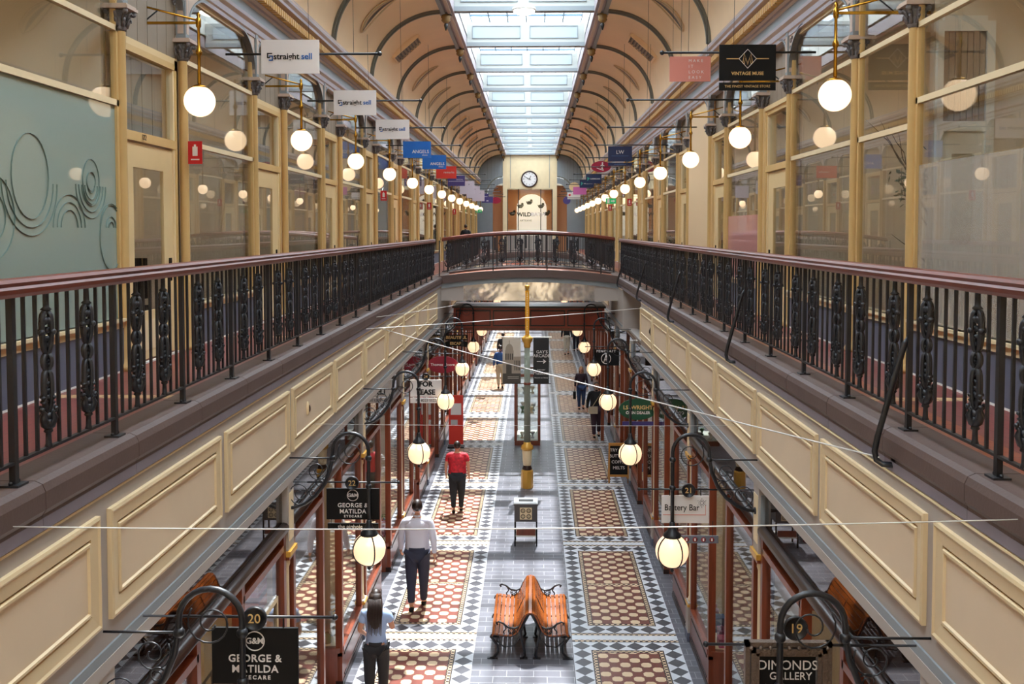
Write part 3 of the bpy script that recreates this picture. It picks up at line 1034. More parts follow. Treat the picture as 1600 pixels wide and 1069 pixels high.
for e in (-1, 1):
    pom.lathe([(0.012, 0.012), (0.012, 0.026), (0.005, 0.03)], IRON, 6, c=(0, e * 0.04, ZC))
pom = pom.mesh('railing_post')
def rail_profile(x, w=0.055):
    return [(x - w * .9, 6.255), (x - w * 0.7, 6.235), (x + w * 0.7, 6.235), (x + w * .9, 6.255), (x + w, 6.28), (x + w * 0.8, 6.295), (x + w * 0.92, 6.315), (x + w * 0.6, 6.333), (x, 6.34), (x - w * 0.6, 6.333), (x - w * 0.92, 6.315), (x - w * 0.8, 6.295), (x - w, 6.28)]
def railing(s, y0p, step, n_lo, n_hi, ya, yb, pat, label, detail=True):
    S = SIDE[s]; x = S['rail']
    t = thing('railing', label, 'railing', (x, 0, 0))
    h = MB().prism(rail_profile(0, 0.062), ya, yb, 'y', MAHOGR)
    h.build('handrail', t)
    MB().box(-0.016, 0.016, ya, yb, ZB - 0.008, ZB + 0.008, IRON).build('bottom_rail', t)
    MB().box(-0.016, 0.016, ya, yb, 6.24, 6.252, IRON).build('top_flat', t)
    bars = []; rest = MB()
    for i in range(n_lo, n_hi):
        y = y0p + i * step
        if ya - 0.01 <= y <= yb + 0.01:
            link('post', pom, t, (0, y, 0))
        N = len(pat) + 1
        for j, c in enumerate(pat):
            yy = y + step * (j + 1) / N
            if not (ya < yy < yb): continue
            if c == 'o': link('ornamental_baluster', ORN, t, (0, yy, ZB - 0.005)) if detail else rest.box(-0.03, 0.03, yy - 0.03, yy + 0.03, ZB + 0.1, 6.15, IRONG)
            else: bars.append(yy)
    for q, yy in enumerate(bars):
        if detail and q < 96: link('baluster', barm, t, (0, yy, 0))
        else: rest.box(-0.009, 0.009, yy - 0.009, yy + 0.009, ZB, 6.25, IRON)
    if rest.v:
        tag(rest.build('far_baluster', t), kind='stuff')
    return t
PL, PR = 'bbobbbobb', 'bobbbbob'
r1 = railing(-1, 5.14, 1.262, -3, 18, 1.2, 27.2, PL, 'long iron and mahogany railing by the teal frosted window and door 122')
r2 = railing(1, 5.41, 1.30, -3, 19, 1.2, 28.9, PR, 'long iron and mahogany railing with bent stays hooked outside its kerb')
r3 = railing(-1, 31.6, 1.262, 0, 16, 31.6, 49.5, PL, 'dark railing beyond the curved footbridge on the door 122 side', False)
r4 = railing(1, 31.6, 1.30, 0, 16, 31.6, 49.5, PR, 'dark railing beyond the curved footbridge on the side facing door 122', False)
# bent iron stays hooked over the kerb
for i, y in enumerate((6.71, 11.91, 17.11, 22.31, 27.51)):
    st = MB()
    x0 = 0
    st.tube([(0.0, y, 5.85), (-0.035, y, 5.81), (-0.21, y, 5.16), (-0.228, y, 5.06), (-0.215, y, 5.00), (-0.18, y - 0.02, 4.975), (-0.10, y - 0.05, 4.975)], 0.022, IRON, 8, flat=0.5)
    st.box(-0.12, -0.09, y - 0.1, y - 0.02, 4.97, 5.05, IRON)
    st.build('bent_stay', r2)

# ---- footbridge
def bz(x):          # rise of the bridge along its length
    return 0.21 * max(0.0, 1 - ((x + 0.12) / 2.75) ** 2)
xb0, xb1 = -2.95, 2.62
xs = [xb0 + (xb1 - xb0) * i / 24 for i in range(25)]
mb = MB()
y0, y1 = BR - 0.15, BR + 2.9
for i in range(24):
    a, b = xs[i], xs[i + 1]
    for (za, zb_, ya, yb, m) in ((4.98, ZC, y0, y0 + 0.3, STONE), (4.98, ZC, y1 - 0.3, y1, STONE), (4.85, ZG, y0 + 0.1, y1 - 0.1, GF), (4.84, 4.98, y0 + 0.06, y1 - 0.06, GREYB)):
        V = [(a, ya, za + bz(a)), (b, ya, za + bz(b)), (b, yb, za + bz(b)), (a, yb, za + bz(a)), (a, ya, zb_ + bz(a)), (b, ya, zb_ + bz(b)), (b, yb, zb_ + bz(b)), (a, yb, zb_ + bz(a))]
        mb.add(V, [(3, 2, 1, 0), (4, 5, 6, 7), (0, 1, 5, 4), (2, 3, 7, 6)], m)
mb.box(-2.95, -2.08, y0 + 0.1, y1 - 0.1, 4.50, 4.98, GREY)
mb.box(1.80, 2.62, y0 + 0.1, y1 - 0.1, 4.50, 4.98, GREY)
bridge = mb.build('footbridge')
tag(bridge, 'arched stone footbridge crossing between the two galleries', 'footbridge')
MIR = mat('wavy_mirror', 'DAD6DA', 0.10, metal=0.85, noise=0.45, nscale=1.3, bump=1.0, bscale=1.6)
n = 16
mm = MB()
xm0, xm1 = -2.08, 1.80
V = []
for i in range(n + 1):
    x = xm0 + (xm1 - xm0) * i / n
    V += [(x, y0 + 0.13, 4.50), (x, y0 + 0.13, 4.86 + bz(x)), (x, y0 + 0.15, 4.50), (x, y0 + 0.15, 4.86 + bz(x))]
mm.add(V, [(4 * i, 4 * i + 4, 4 * i + 5, 4 * i + 1) for i in range(n)] + [(4 * i + 2, 4 * i + 3, 4 * i + 7, 4 * i + 6) for i in range(n)] + [(4 * i + 1, 4 * i + 5, 4 * i + 7, 4 * i + 3) for i in range(n)] + [(4 * i, 4 * i + 2, 4 * i + 6, 4 * i + 4) for i in range(n)], MIR)
tag(mm.build('mirror_panel'), 'wavy silver mirror panel filling the arch beneath the curved footbridge', 'mirror')
def bridge_rail(yr, label, det=True):
    t = thing('railing', label, 'railing', (0, yr, 0))
    h = MB()
    pr = [(y_, z_) for y_, z_ in rail_profile(0, 0.06)]
    rows = [[(x, p[0], p[1] + bz(x) * 1.1) for p in pr + [pr[0]]] for x in xs if -2.9 < x < 2.6]
    h.sheet(rows, MAHOGR, False)
    h.build('handrail', t)
    for nm, z, m_ in (('bottom_rail', ZB, 0.010), ('top_flat', 6.24, 0.008)):
        MB().tube([(x, 0, z + bz(x)) for x in xs if -2.9 < x < 2.6], m_ + 0.004, IRON, 4).build(nm, t)
    xx = -2.80; i = 0
    step = 0.133
    pp = MB().box(-0.017, 0.017, -0.02, 0.02, ZC, 6.27, IRON).mesh('railing_post')
    rest = MB()
    while xx < 2.55:
        k = i % 12
        z = bz(xx)
        if k == 0: link('post', pp, t, (xx, 0, z))
        elif k in (2, 6, 10):
            if det: link('ornamental_baluster', ORNW, t, (xx, 0, ZB - 0.005 + z), PI / 2)
            else: rest.box(xx - 0.05, xx + 0.05, -0.02, 0.02, ZB + 0.1 + z, 6.1 + z, IRONG)
        elif det: link('baluster', barm, t, (xx, 0, z))
        else: rest.box(xx - 0.008, xx + 0.008, -0.008, 0.008, ZB + z, 6.25 + z, IRON)
        xx += step; i += 1
    if rest.v: tag(rest.build('far_baluster', t), kind='stuff')
    return t
bridge_rail(BR + 0.02, 'arched iron and mahogany railing along the front of the footbridge')
bridge_rail(BR + 2.72, 'arched iron railing along the rear of the footbridge', False)
# second footbridge further on
b2 = bridge.copy(); COL.objects.link(b2); b2.location = (0, 21.2, 0)
b2['label'] = 'second arched footbridge seen far beyond the first through its railing'
m2 = bpy.data.objects['mirror_panel'].copy(); COL.objects.link(m2); m2.location = (0, 21.2, 0)
m2['label'] = 'second mirror panel on the far footbridge glimpsed through the railing'
bridge_rail(BR + 21.2, 'far arched railing of the second footbridge', False)

# red timber kiosk header under the bridge
t = thing('timber_header_box', 'wide red mahogany panelled box hanging beneath the footbridge', 'header box', (0, 0, 0))
MBX = mat('red_mahogany', 'A8432C', 0.35)
hb = MB().box(-2.50, 2.20, 30.0, 31.6, 3.46, 4.16, MBX)
hb.box(-2.54, 2.24, 29.96, 31.64, 4.16, 4.22, DARKW).box(-2.52, 2.22, 29.98, 31.62, 3.46, 3.54, MAHOG)
hb.build('box_body', t)
for i in range(4):
    a = -2.42 + i * 1.155
    MB().box(a, a + 1.08, 29.965, 29.99, 3.60, 3.64, DARKW).box(a, a + 1.08, 29.965, 29.99, 4.06, 4.10, DARKW).box(a, a + 0.03, 29.965, 29.99, 3.60, 4.10, DARKW).box(a + 1.05, a + 1.08, 29.965, 29.99, 3.60, 4.10, DARKW).box(a + .03, a + 1.05, 29.975, 29.99, 3.64, 4.06, mat('mahogany_field', '9E3C28', 0.3)).build('panel', t)
for x in (-2.45, 2.15):
    MB().box(x - 0.05, x + 0.05, 30.0, 30.1, 0, 3.46, MAHOG).build('leg', t)

# ================================================================== GROUND FLOOR SHOPFRONTS
WD = [60]
GOODS = [mat('goods_pink', 'C04A78', 0.6), mat('goods_orange', 'E0662E', 0.6), mat('goods_plum', '7A3A6A', 0.6), mat('goods_blue', '4A6A9A', 0.6), mat('goods_cream', 'E8DCC4', 0.6), mat('goods_red', 'B02A28', 0.6), mat('goods_green', '4A7A4A', 0.6), mat('goods_silver', 'B8BCC0', 0.3, metal=0.6)]
def shop_window(s, ya, yb):
    """mahogany shop window between ya and yb (local y), root at the shop line"""
    WD[0] += 1
    w = sroot('window_%d' % WD[0], (SIDE[s]['gr'], 0, 0))
    f = MB()
    for y in (ya, yb):
        e = 0.045
        f.box(-0.05, 0.05, y - e, y + e, 0.45, 3.25, MAHOG)
    f.box(-0.06, 0.06, ya, yb, 0.50, 0.58, MAHOG)
    f.box(-0.05, 0.05, ya, yb, 3.05, 3.12, MAHOG)
    f.build('frame', w)
    r = MB().box(-0.045, 0.045, ya - 0.045, yb + 0.045, 0, 0.5, MAHOG)
    r.box(-s * 0.045, -s * 0.055, ya + 0.1, yb - 0.1, 0.12, 0.15, DARKW).box(-s * 0.045, -s * 0.055, ya + 0.1, yb - 0.1, 0.42, 0.45, DARKW)
    r.box(-0.055, 0.055, ya - 0.05, yb + 0.05, 0, 0.09, DARKW)
    r.build('stall_riser', w)
    MB().box(-0.005, 0.005, ya, yb, 0.58, 3.05, GLG).build('pane', w)
    MB().box(-0.4 if s < 0 else 0.05, -0.05 if s < 0 else 0.4, ya, yb, 0.50, 0.54, PALE).build('display_shelf', w)
    return w
def transom(s, ya, yb, i):
    g = SIDE[s]['gr']
    w = sroot('window_%d' % (WD[0] + 1)); WD[0] += 1
    MB().box(g - 0.004, g + 0.004, ya, yb, 3.34, 3.78, glass('dark_transom_glass', 1.55, (0.6, 0.5, 0.42))).build('pane', w)
    mb_ = MB().tube([(g - s * 0.02, ya, 3.28), (g - s * 0.02, yb, 3.28)], 0.065, DARKW, 10)
    mb_.build('transom_rail', w)
pil = thing('pilaster', 'x', 'pilaster')
MB().box(-0.07, 0.12, -0.13, 0.13, 3.02, 3.76, GREY).box(-0.076, -0.07, -0.09, 0.09, 3.12, 3.66, PALE).box(-0.05, 0.10, -0.137, -0.13, 3.1, 3.68, GREYB).build('upper_block', pil)
MB().box(-0.10, 0.13, -0.16, 0.16, 2.96, 3.02, GOLD).box(-0.085, 0.12, -0.145, 0.145, 2.92, 2.96, MAHOG).build('gilt_moulding', pil)
MB().lathe([(0.06, 0.62), (0.06, 0.66), (0.045, 0.70), (0.042, 2.80), (0.055, 2.84), (0.05, 2.92)], PALE, 12).box(0.0, 0.12, -0.10, 0.10, 0.5, 2.92, DADO).build('shaft', pil)
MB().box(-0.075, 0.12, -0.12, 0.12, 0.0, 0.62, GREY).box(-0.085, 0.12, -0.13, 0.13, 0.0, 0.14, DADO).box(-0.085, 0.12, -0.13, 0.13, 0.56, 0.60, GOLD).build('pedestal', pil)
def nth(i):
    return ORD[i] if i < 20 else 'twenty-' + ORD[i - 20]
pm = {}
DNG = [40]
BRB = mat('brown_backing', '4E3424', 0.5)
for s in (-1, 1):
    g = SIDE[s]['gr']
    idx = 0
    side_sh = MB()
    for k in range(-2, 12):
        b = 10.7 + 4.7 * k
        if s > 0 and 22 < b + 1 < 27.0 and k == 99: continue
        lab = 'grey and gilt pilaster, %s down the ground floor %s' % (nth(idx), where(s)); idx += 1
        rz = PI if s < 0 else 0.0
        if 'p' not in pm:
            pm['p'] = pil; o = pil; o.location = (g, b, 0); o.rotation_euler = (0, 0, rz); o['label'] = lab; o['group'] = 'shopfront pilasters'
        else:
            o = dup(pil, (g, b, 0), rz, lab, 'shopfront pilasters')
        shop_window(s, b + 0.22, b + 1.75)
        shop_window(s, b + 2.97, b + 4.50)
        transom(s, b + 0.13, b + 4.57, k)
        # recessed entrance: splayed glass returns and a door
        WD[0] += 1
        w = sroot('window_%d' % WD[0], (g, b, 0))
        rt = MB()
        for yy, y2 in ((1.75, 1.95), (2.97, 2.77)):
            for (fx_, fy_) in ((0.0, yy), (1.1, y2)):
                rt.box(s * fx_ - 0.04, s * fx_ + 0.04, fy_ - 0.04, fy_ + 0.04, 0.0, 3.2, MAHOG)
            def q(u, z0, z1, th, m_):
                a = Vector((s * 0.0, yy, 0)); c = Vector((s * 1.1, y2, 0)); d = (c - a).normalized(); nn = Vector((-d.y, d.x, 0)) * th
                V = [a + nn, a - nn, c - nn, c + nn]
                V = [(v.x, v.y, z0) for v in V] + [(v.x, v.y, z1) for v in V]
                rt.add(V, [(0, 1, 2, 3), (7, 6, 5, 4), (0, 4, 5, 1), (1, 5, 6, 2), (2, 6, 7, 3), (3, 7, 4, 0)], m_)
            q(0, 0.0, 0.5, 0.04, MAHOG); q(0, 0.5, 0.57, 0.055, MAHOG); q(0, 3.05, 3.2, 0.04, MAHOG); q(0, 0.57, 3.05, 0.005, GLG)
        rt.build('entrance_return', w)
        side_sh.box(g + s * 0.03, g + s * 0.07, b + .13, b + 4.57, 3.2, 3.77, BRB)
        DNG[0] += 1
        dr = sroot('door_%d' % DNG[0], (g + s * 1.1, b + 2.36, 0))
        df = MB().box(-0.025, 0.025, -0.37, -0.25, 0.02, 2.3, MAHOG).box(-0.025, 0.025, 0.25, 0.37, 0.02, 2.3, MAHOG).box(-0.025, 0.025, -0.25, 0.25, 2.15, 2.3, MAHOG).box(-0.025, 0.025, -0.25, 0.25, 0.02, 0.7, MAHOG).box(-0.04, 0.04, -0.41, 0.41, 2.3, 2.42, MAHOG)
        lf_ = df.build('door_leaf', dr)
        MB().box(-0.004, 0.004, -0.25, 0.25, 0.7, 2.15, GLG).build('door_pane', lf_)
        MB().tube([(-s * 0.05, 0.30, 0.95), (-s * 0.05, 0.30, 1.25)], 0.012, BRASS, 6).build('door_handle', lf_)
        MB().box(-0.004, 0.004, -0.37, 0.37, 2.42, 3.2, GLG).build('fanlight_pane', dr)
    struct('trim_9' if s < 0 else 'trim_10', side_sh)
    pw = MB()
    for k in range(-2, 13):
        y = 10.7 + 4.7 * k
        pw.box(g + s * 0.13, s * 6.6, y - 0.05, y + 0.05, 0, 3.76, SHOPW)
    struct('wall_partition_ground_' + ('left' if s < 0 else 'right'), pw)
    for k in range(-2, 12):
        o = link('ceiling_fill_%d' % (50 + k + (20 if s > 0 else 0)), lme, None, (g + s * 1.7, 10.7 + 4.7 * k + 2.35, 3.76))  # same added panels, brightening the ground floor shops
        o['kind'] = 'structure'
# dark-red side passage block and its sign lettering on the recessed bay

# ================================================================== GALLERY GLOBE LAMPS
def globe_lamp_proto():
    # local: globe at x=0, wall at +x; z relative to the globe centre
    t = thing('globe_lamp', 'x', 'lamp')
    a = MB()
    L = 1.05
    zt = 0.86
    a.box(0.0, L, -0.012, 0.012, zt - 0.015, zt + 0.015, BRASS)
    a.tube([(0.02, 0, zt + 0.03), (L, 0, zt + 0.30)], 0.012, BRASS, 6)
    a.build('bracket_arm', t)
    c = MB()
    c.tube([(x, 0, z) for x, z in ((0.45, zt + 0.14), (0.55, zt + 0.06), (0.62, zt - 0.0), (0.72, zt + 0.02), (0.78, zt + 0.10), (0.74, zt + 0.16), (0.68, zt + 0.14))], 0.009, IRON, 5)
    c.build('iron_scroll', t)
    d = MB()
    d.lathe([(0.016, 0.18), (0.022, 0.2), (0.018, 0.36), (0.020, 0.50), (0.034, 0.52), (0.034, 0.55), (0.018, 0.58), (0.016, 0.80), (0.03, 0.82), (0.03, 0.90), (0.016, 0.92), (0.024, 0.945), (0.012, 0.97), (0.002, 0.98)], BRASS, 10)
    dr_ = d.build('drop_rod', t)
    g = MB().lathe([(0.075, 0.145), (0.085, 0.155), (0.06, 0.175), (0.02, 0.19)], BRASS, 16)
    g.build('gallery_cap', dr_)
    MB().ball((0, 0, 0), 0.17, GLOBE, 28).build('globe', t)
    return t
gp = globe_lamp_proto()
used = False
for s in (-1, 1):
    for k in range(-1, 14):
        y = 10.7 + 4.7 * k - (0.35 if s > 0 else 0.0)
        if y > ye - 0.3: continue
        lab = 'lit opal globe lamp, %s down the gallery %s' % (nth(k + 1), where(s))
        loc = (SIDE[s]['lamp'], y, 8.02)
        if not used:
            used = True; o = gp; o.location = loc; o.rotation_euler = (0, 0, PI if s < 0 else 0); o['label'] = lab; o['group'] = 'globe lamps of the upper gallery'
        else:
            o = dup(gp, loc, PI if s < 0 else 0.0, lab, 'globe lamps of the upper gallery')

# ================================================================== SWAN-NECK LANTERNS
def lantern_proto():
    # mirrored local frame: +x towards the wall; base on the wall at x=0.93; globe centre at x=0, z=3.01
    t = thing('swan_neck_lantern', 'x', 'lantern')
    a = MB()
    r = 0.021
    pts = [(0.93, 0, 3.47), (0.84, 0, 3.475), (0.72, 0, 3.52), (0.60, 0, 3.61), (0.50, 0, 3.74), (0.435, 0, 3.90), (0.41, 0, 4.04), (0.405, 0, 4.12)]
    pts += arc(0.2025, 4.12, 0.2025, 0, 180, 12)[1:]
    pts += [(0.0, 0, 4.04), (0.0, 0, 3.85), (0.0, 0, 3.26)]
    a.tube(pts, r, IRON, 10)
    for (x, z) in ((0.405, 4.04), (0.0, 4.04), (0.0, 3.72)):
        a.lathe([(0.022, -0.03), (0.036, -0.012), (0.036, 0.012), (0.022, 0.03)], IRON, 12, c=(x, 0, z))
    a.lathe([(0.04, 0.0), (0.04, 0.02)], IRON, 12, M=Matrix.Translation((0.93, 0, 3.47)) @ Matrix.Rotation(-PI / 2, 4, 'Y'))
    a.build('swan_neck', t)
    b = MB()
    b.tube([(0.405, 0, 4.04), (0.95, 0, 4.04)], 0.009, IRON, 6)
    b.build('tie_rod', t)
    sc_ = MB()
    sc_.tube(spiral(0.20, 4.10, 0.03, 0.155, 200, 1.55), [0.006] * 27, IRON, 5)
    sc_.tube(spiral(0.58, 3.90, 0.02, 0.125, 40, -1.7), [0.006] * 27, IRON, 5)
    sc_.tube(spiral(0.55, 3.76, 0.015, 0.055, 0, 1.4, 16), [0.006] * 17, IRON, 5)
    sc_.tube(spiral(0.78, 3.64, 0.02, 0.135, 150, -1.7), [0.006] * 27, IRON, 5)
    sc_.tube(spiral(0.63, 3.64, 0.012, 0.05, 0, 1.3, 14), [0.006] * 15, IRON, 5)
    sc_.build('scrollwork', t)
    c = MB().lathe([(0.022, 3.34), (0.03, 3.33), (0.035, 3.29), (0.055, 3.24), (0.095, 3.20), (0.10, 3.175), (0.085, 3.15)], IRON, 16)
    c.build('lantern_cap', t)
    g = MB().ball((0, 0, 3.01), 0.185, GLOBEF, 28)
    gl_ = g.build('globe', t)
    st = MB()
    for q in range(4):
        aa = q * PI / 2 + 0.5
        st.tube([(0.19 * math.cos(v) * math.cos(aa), 0.19 * math.cos(v) * math.sin(aa), 3.01 + 0.19 * math.sin(v)) for v in [(-80 + 140 * i / 12) * PI / 180 for i in range(13)]], 0.008, IRON, 5)
    st.lathe([(0.06, 2.835), (0.03, 2.82), (0.018, 2.80), (0.022, 2.785), (0.004, 2.765)], IRON, 10)
    st.build('globe_strap', gl_)
    return t
lpz = lantern_proto()
used = False
for s in (-1, 1):
    for k in range(-1, 12):
        if s > 0 and k == 3 and False: continue
        loc = (SIDE[s]['gl'], 10.7 + 4.7 * k, 0)
        lab = 'black swan-neck lantern, %s down the ground floor %s' % (nth(k + 1), where(s))
        if not used:
            used = True; o = lpz; o['label'] = lab; o['group'] = 'swan-neck lanterns'; o.location = loc; o.rotation_euler = (0, 0, PI if s < 0 else 0)
        else:
            o = dup(lpz, loc, PI if s < 0 else 0.0, lab, 'swan-neck lanterns')

# ================================================================== HANGING SIGNS
def board(name, label, x, y, z, w, h, m, cat='sign', oval=False, hang=0.0, group=None, edge=None, th=0.02):
    t = thing(name, label, cat, (x, y, z), 0, group)
    b = MB()
    if oval:
        b.prism([(w / 2 * math.cos(2 * PI * i / 40), h / 2 * math.sin(2 * PI * i / 40)) for i in range(40)], 0, th, 'y', m)
    else:
        b.box(-w / 2, w / 2, 0, th, -h / 2, h / 2, m)
    b.build('board', t)
    if not hang and z > 8 and z + h / 2 < 8.945:
        hang = 8.95 - z - h / 2
    if hang:
        hh = MB()
        for e in (-1, 1):
            hh.tube([(e * w * 0.42, th / 2, h / 2 * (0.6 if oval else 1)), (e * w * 0.42, th / 2, h / 2 + hang)], 0.003, IRON, 4)
        hh.build('hanging_wire', t)
    return t
NAVY = mat('navy_board', '16264E', 0.4); BLUEB = mat('blue_board', '1768C0', 0.4); REDB = mat('red_board', 'D6362A', 0.4); PURPB = mat('purple_board', '463A78', 0.45)
PINKB = mat('pink_board', 'D98A7C', 0.45); MAG = mat('crimson_board', 'A01038', 0.4); ORCH = mat('orchid_board', 'C86AA8', 0.45); GOLDL = mat('gold_lettering', 'D8B070', 0.4); GREENB = mat('dark_green_sign', '164A32', 0.4); CRIM = mat('dark_crimson_sign', '861228', 0.4)
MAUVE = mat('mauve_white_board', 'CFC4D2', 0.5); TEAL = mat('teal_mark', '3C9A8C', 0.5); BLUEL = mat('blue_lettering', '1F62AE', 0.4)
# rods carrying the gallery signs
rodm = MB()
rodm.tube([(0, 0, 0), (-1, 0, 0)], 0.016, IRON, 8)
for s in (-1, 1):
    for k in range(-1, 13):
        y = 10.7 + 4.7 * k + 2.35
        r = MB()
        x0, x1 = SIDE[s]['rod'], SIDE[s]['wall'] - s * 0.05
        r.tube([(x0, 0, 0), (x1, 0, 0)], 0.016, IRON, 8)
        r.ball((x0, 0, 0), 0.032, IRON, 10)
        o = r.build('sign_rod', None, (0, y, 8.96))
        tag(o, 'black ball-ended sign rod, %s down the gallery %s' % (nth(k + 1), where(s)), 'rod', 'sign rods')
        wi = MB()
        for xx in (x0 + s * 0.35, x0 + s * 0.95):
            wi.tube([(xx, 0, 0.015), (xx + s * 0.02, 0, 1.2 if abs(xx) > 2.9 else 1.9)], 0.003, IRON, 4)
        wi.build('rod_wire', o)
YS = lambda k: 10.7 + 4.7 * k + 2.35
for i, k in enumerate((0, 1, 2)):
    t = board('hanging_sign', 'white rectangular sign with black and blue lettering, %s from the front' % ORD[i], -3.27, YS(k) - 0.036, 8.92, 0.78, 0.45, WHITEB, group='white straight lettered signs')
    text(t, 'straight', 0.115, BLACK, -0.05, -0.004, 0.0, sx=1.0, bold=0.002)
    text(t, 'sell', 0.115, BLUEL, 0.225, -0.004, 0.0, bold=0.002)
    lg = MB()
    for (a, b, c, d, m_) in ((-.31, -.24, .035, .05, BLACK), (-.31, -.295, -.02, .05, BLACK), (-.31, -.27, -.02, -.005, BLACK), (-.285, -.23, .0, .015, BLUEL), (-.245, -.23, -.055, .015, BLUEL), (-.285, -.23, -.055, -.04, BLUEL)):
        lg.box(a, b, -0.006, 0.0, c, d, m_)
    lg.build('logo', t)
for i, k in enumerate((3, 4)):
    t = board('hanging_sign', 'bright blue sign with white capital lettering, %s of the blue pair' % ['front', 'rear'][i], -3.27, YS(k) - 0.036, 8.84 - 0.02 * i, 0.78, 0.46, BLUEB, group='blue hanging signs')
    text(t, 'ANGELS', 0.13, WHITEB, 0.10, -0.004, -0.06, bold=0.001); text(t, 'shoes', 0.07, WHITEB, 0.22, -0.004, -0.15)
t = board('hanging_sign', 'red rectangular gallery sign with white script lettering', -3.30, YS(5) - 0.036, 8.76, 0.76, 0.46, REDB)
text(t, 'remarks', 0.12, WHITEB, 0.10, -0.004, 0.0)
t = board('hanging_sign', 'purple sign with pale line of lettering behind the red one', -3.30, YS(6) - 0.036, 8.68, 0.74, 0.44, PURPB)
text(t, 'BRIDAL', 0.09, MAUVE, 0.15, -0.004, 0.05); MB().box(-.33, .33, -.005, 0, -.03, -.01, MAUVE).build('line', t)
for i, k in enumerate((7, 8, 9)):
    t = board('hanging_sign', 'tall pale mauve sign, %s of the three beyond the purple board' % ORD[i], -3.17, YS(k) - 0.036, 8.60 - 0.03 * i, 0.70, 0.62, MAUVE, group='pale mauve signs')
    text(t, 'v', 0.12, BLACK, 0.1, -0.004, 0.15)
t = board('hanging_sign', 'purple sign with white stripe beyond the pale mauve boards', -3.2, YS(10) - 0.036, 8.63, 0.80, 0.42, PURPB); MB().box(-.33, .33, -.005, 0, 0, .03, MAUVE).build('stripe', t)
t = board('hanging_sign', 'small purple sign with a white triangle close to the end wall', -3.1, YS(11) - 0.036, 8.60, 0.76, 0.40, PURPB); MB().prism([(-.08, -.1), (.08, -.1), (0, .12)], -0.006, 0, 'y', MAUVE).build('triangle', t)
t = board('hanging_sign', 'dark crimson oval sign farthest down the door 122 side', -2.75, YS(12) - 0.036, 8.70, 0.80, 0.46, MAG, oval=True)
# side facing door 122
t = board('hanging_sign', 'large black sign with gold diamond emblem above the gallery', 2.84, YS(0) - 0.036, 8.82, 0.75, 0.475, BLACK)
em = MB()
for a, b in (((-.115, .05), (0, .175)), ((0, .175), (.115, .05)), ((.115, .05), (0, -.075)), ((0, -.075), (-.115, .05))):
    em.tube([(a[0], -0.004, a[1]), (b[0], -0.004, b[1])], 0.0035, WHITEB, 4)
for e in (-1, 1):
    em.box(e * .115, e * .28, -0.006, 0, .046, .056, GOLDL)
for pts in ([(-.065, -.01), (-.045, .115), (0, .0), (.045, .115), (.065, -.01)], [(-.045, -.02), (-.03, .06), (0, -.025), (.03, .06), (.045, -.02)]):
    em.tube([(p[0], -0.004, p[1]) for p in pts], 0.0045, GOLDL, 4)
em.build('emblem', t)
text(t, 'VINTAGE MUSE', 0.062, GOLDL, 0, -0.004, -0.145, bold=0.001)
t = board('hanging_sign', 'narrow black strip sign with gold lettering beneath the diamond emblem', 2.84, YS(0) - 0.036, 8.505, 0.75, 0.105, BLACK)
text(t, 'THE FINEST VINTAGE STORE', 0.047, GOLDL, 0, -0.004, 0)
MB().tube([(-.2, .01, .05), (-.2, .01, .08)], .003, IRON, 4).build('link', t)
t = board('hanging_sign', 'salmon pink sign with widely spaced white capitals', 2.83, YS(1) - 0.036, 9.51, 0.74, 0.45, PINKB, hang=1.9)
for i, r_ in enumerate(('MAKE', 'IT', 'LOOK', 'EASY')):
    text(t, r_, 0.075, WHITEB, -0.03, -0.004, 0.145 - 0.10 * i, align='LEFT', space=1.6)
t = board('hanging_sign', 'navy sign lettered with two white initials', 2.82, YS(4) - 0.036, 9.08, 0.78, 0.50, NAVY)
text(t, 'LW', 0.17, WHITEB, 0, -0.004, 0.05); MB().box(-.28, .28, -.004, 0, -.075, -.065, GOODS[3]).build('line', t)
t = board('hanging_sign', 'thin navy strip hung below the navy initials sign', 2.82, YS(4) - 0.036, 8.74, 0.78, 0.10, NAVY); MB().box(-.2, .2, -.004, 0, -.01, .01, GOODS[3]).build('line', t)
t = board('hanging_sign', 'crimson oval sign with white walking figure', 2.85, YS(6) - 0.036, 9.27, 0.84, 0.47, MAG, oval=True)
fg = MB().ball((0.06, -0.01, 0.15), 0.035, WHITEB, 8)
for pts in ([(0.06, 0.12), (0.05, 0.0)], [(0.05, 0.08), (0.14, 0.03)], [(0.05, 0.08), (-0.02, 0.03)], [(0.05, 0), (0.08, -0.14), (0.12, -0.14)], [(0.05, 0), (-0.01, -0.12)], [(-0.18, -0.06), (0.1, -0.16)]):
    fg.tube([(p[0], -0.008, p[1]) for p in pts], 0.017, WHITEB, 5)
fg.build('walking_figure', t)
for i, (k, px_) in enumerate(((7, 2.83), (8, 2.76))):
    t = board('hanging_sign', 'dark navy sign with teal mark and white word, %s of two' % ['front', 'rear'][i], px_ - 0.0, YS(k) - 0.036, 9.0 - 0.0 * i, 0.74, 0.44, NAVY, group='navy signs with a teal mark')
    MB().prism([(-.3, -.1), (-.3, .1), (-.18, .02)], -0.006, 0, 'y', TEAL).build('teal_mark', t); text(t, 'HARRISONS', 0.085, WHITEB, 0.07, -0.004, 0)
t = board('hanging_sign', 'cream round-ended sign behind the navy signs', 2.3, YS(9) - 0.036, 9.05, 0.6, 0.5, MATS['cream_paint'], oval=True)
t = board('hanging_sign', 'orchid pink blank sign beyond the navy signs', 2.62, YS(9) - 0.06, 8.82, 0.76, 0.44, ORCH)
t = board('hanging_sign', 'white sign with red dot and black underline', 2.48, YS(10) - 0.036, 8.70, 0.80, 0.42, WHITEB)
MB().lathe([(0.07, 0), (0.07, 0.006)], REDB, 14, M=Matrix.Translation((-.26, 0, .05)) @ Matrix.Rotation(PI / 2, 4, 'X')).box(-.4, .4, -.005, 0, -.14, -.11, BLACK).build('mark', t)
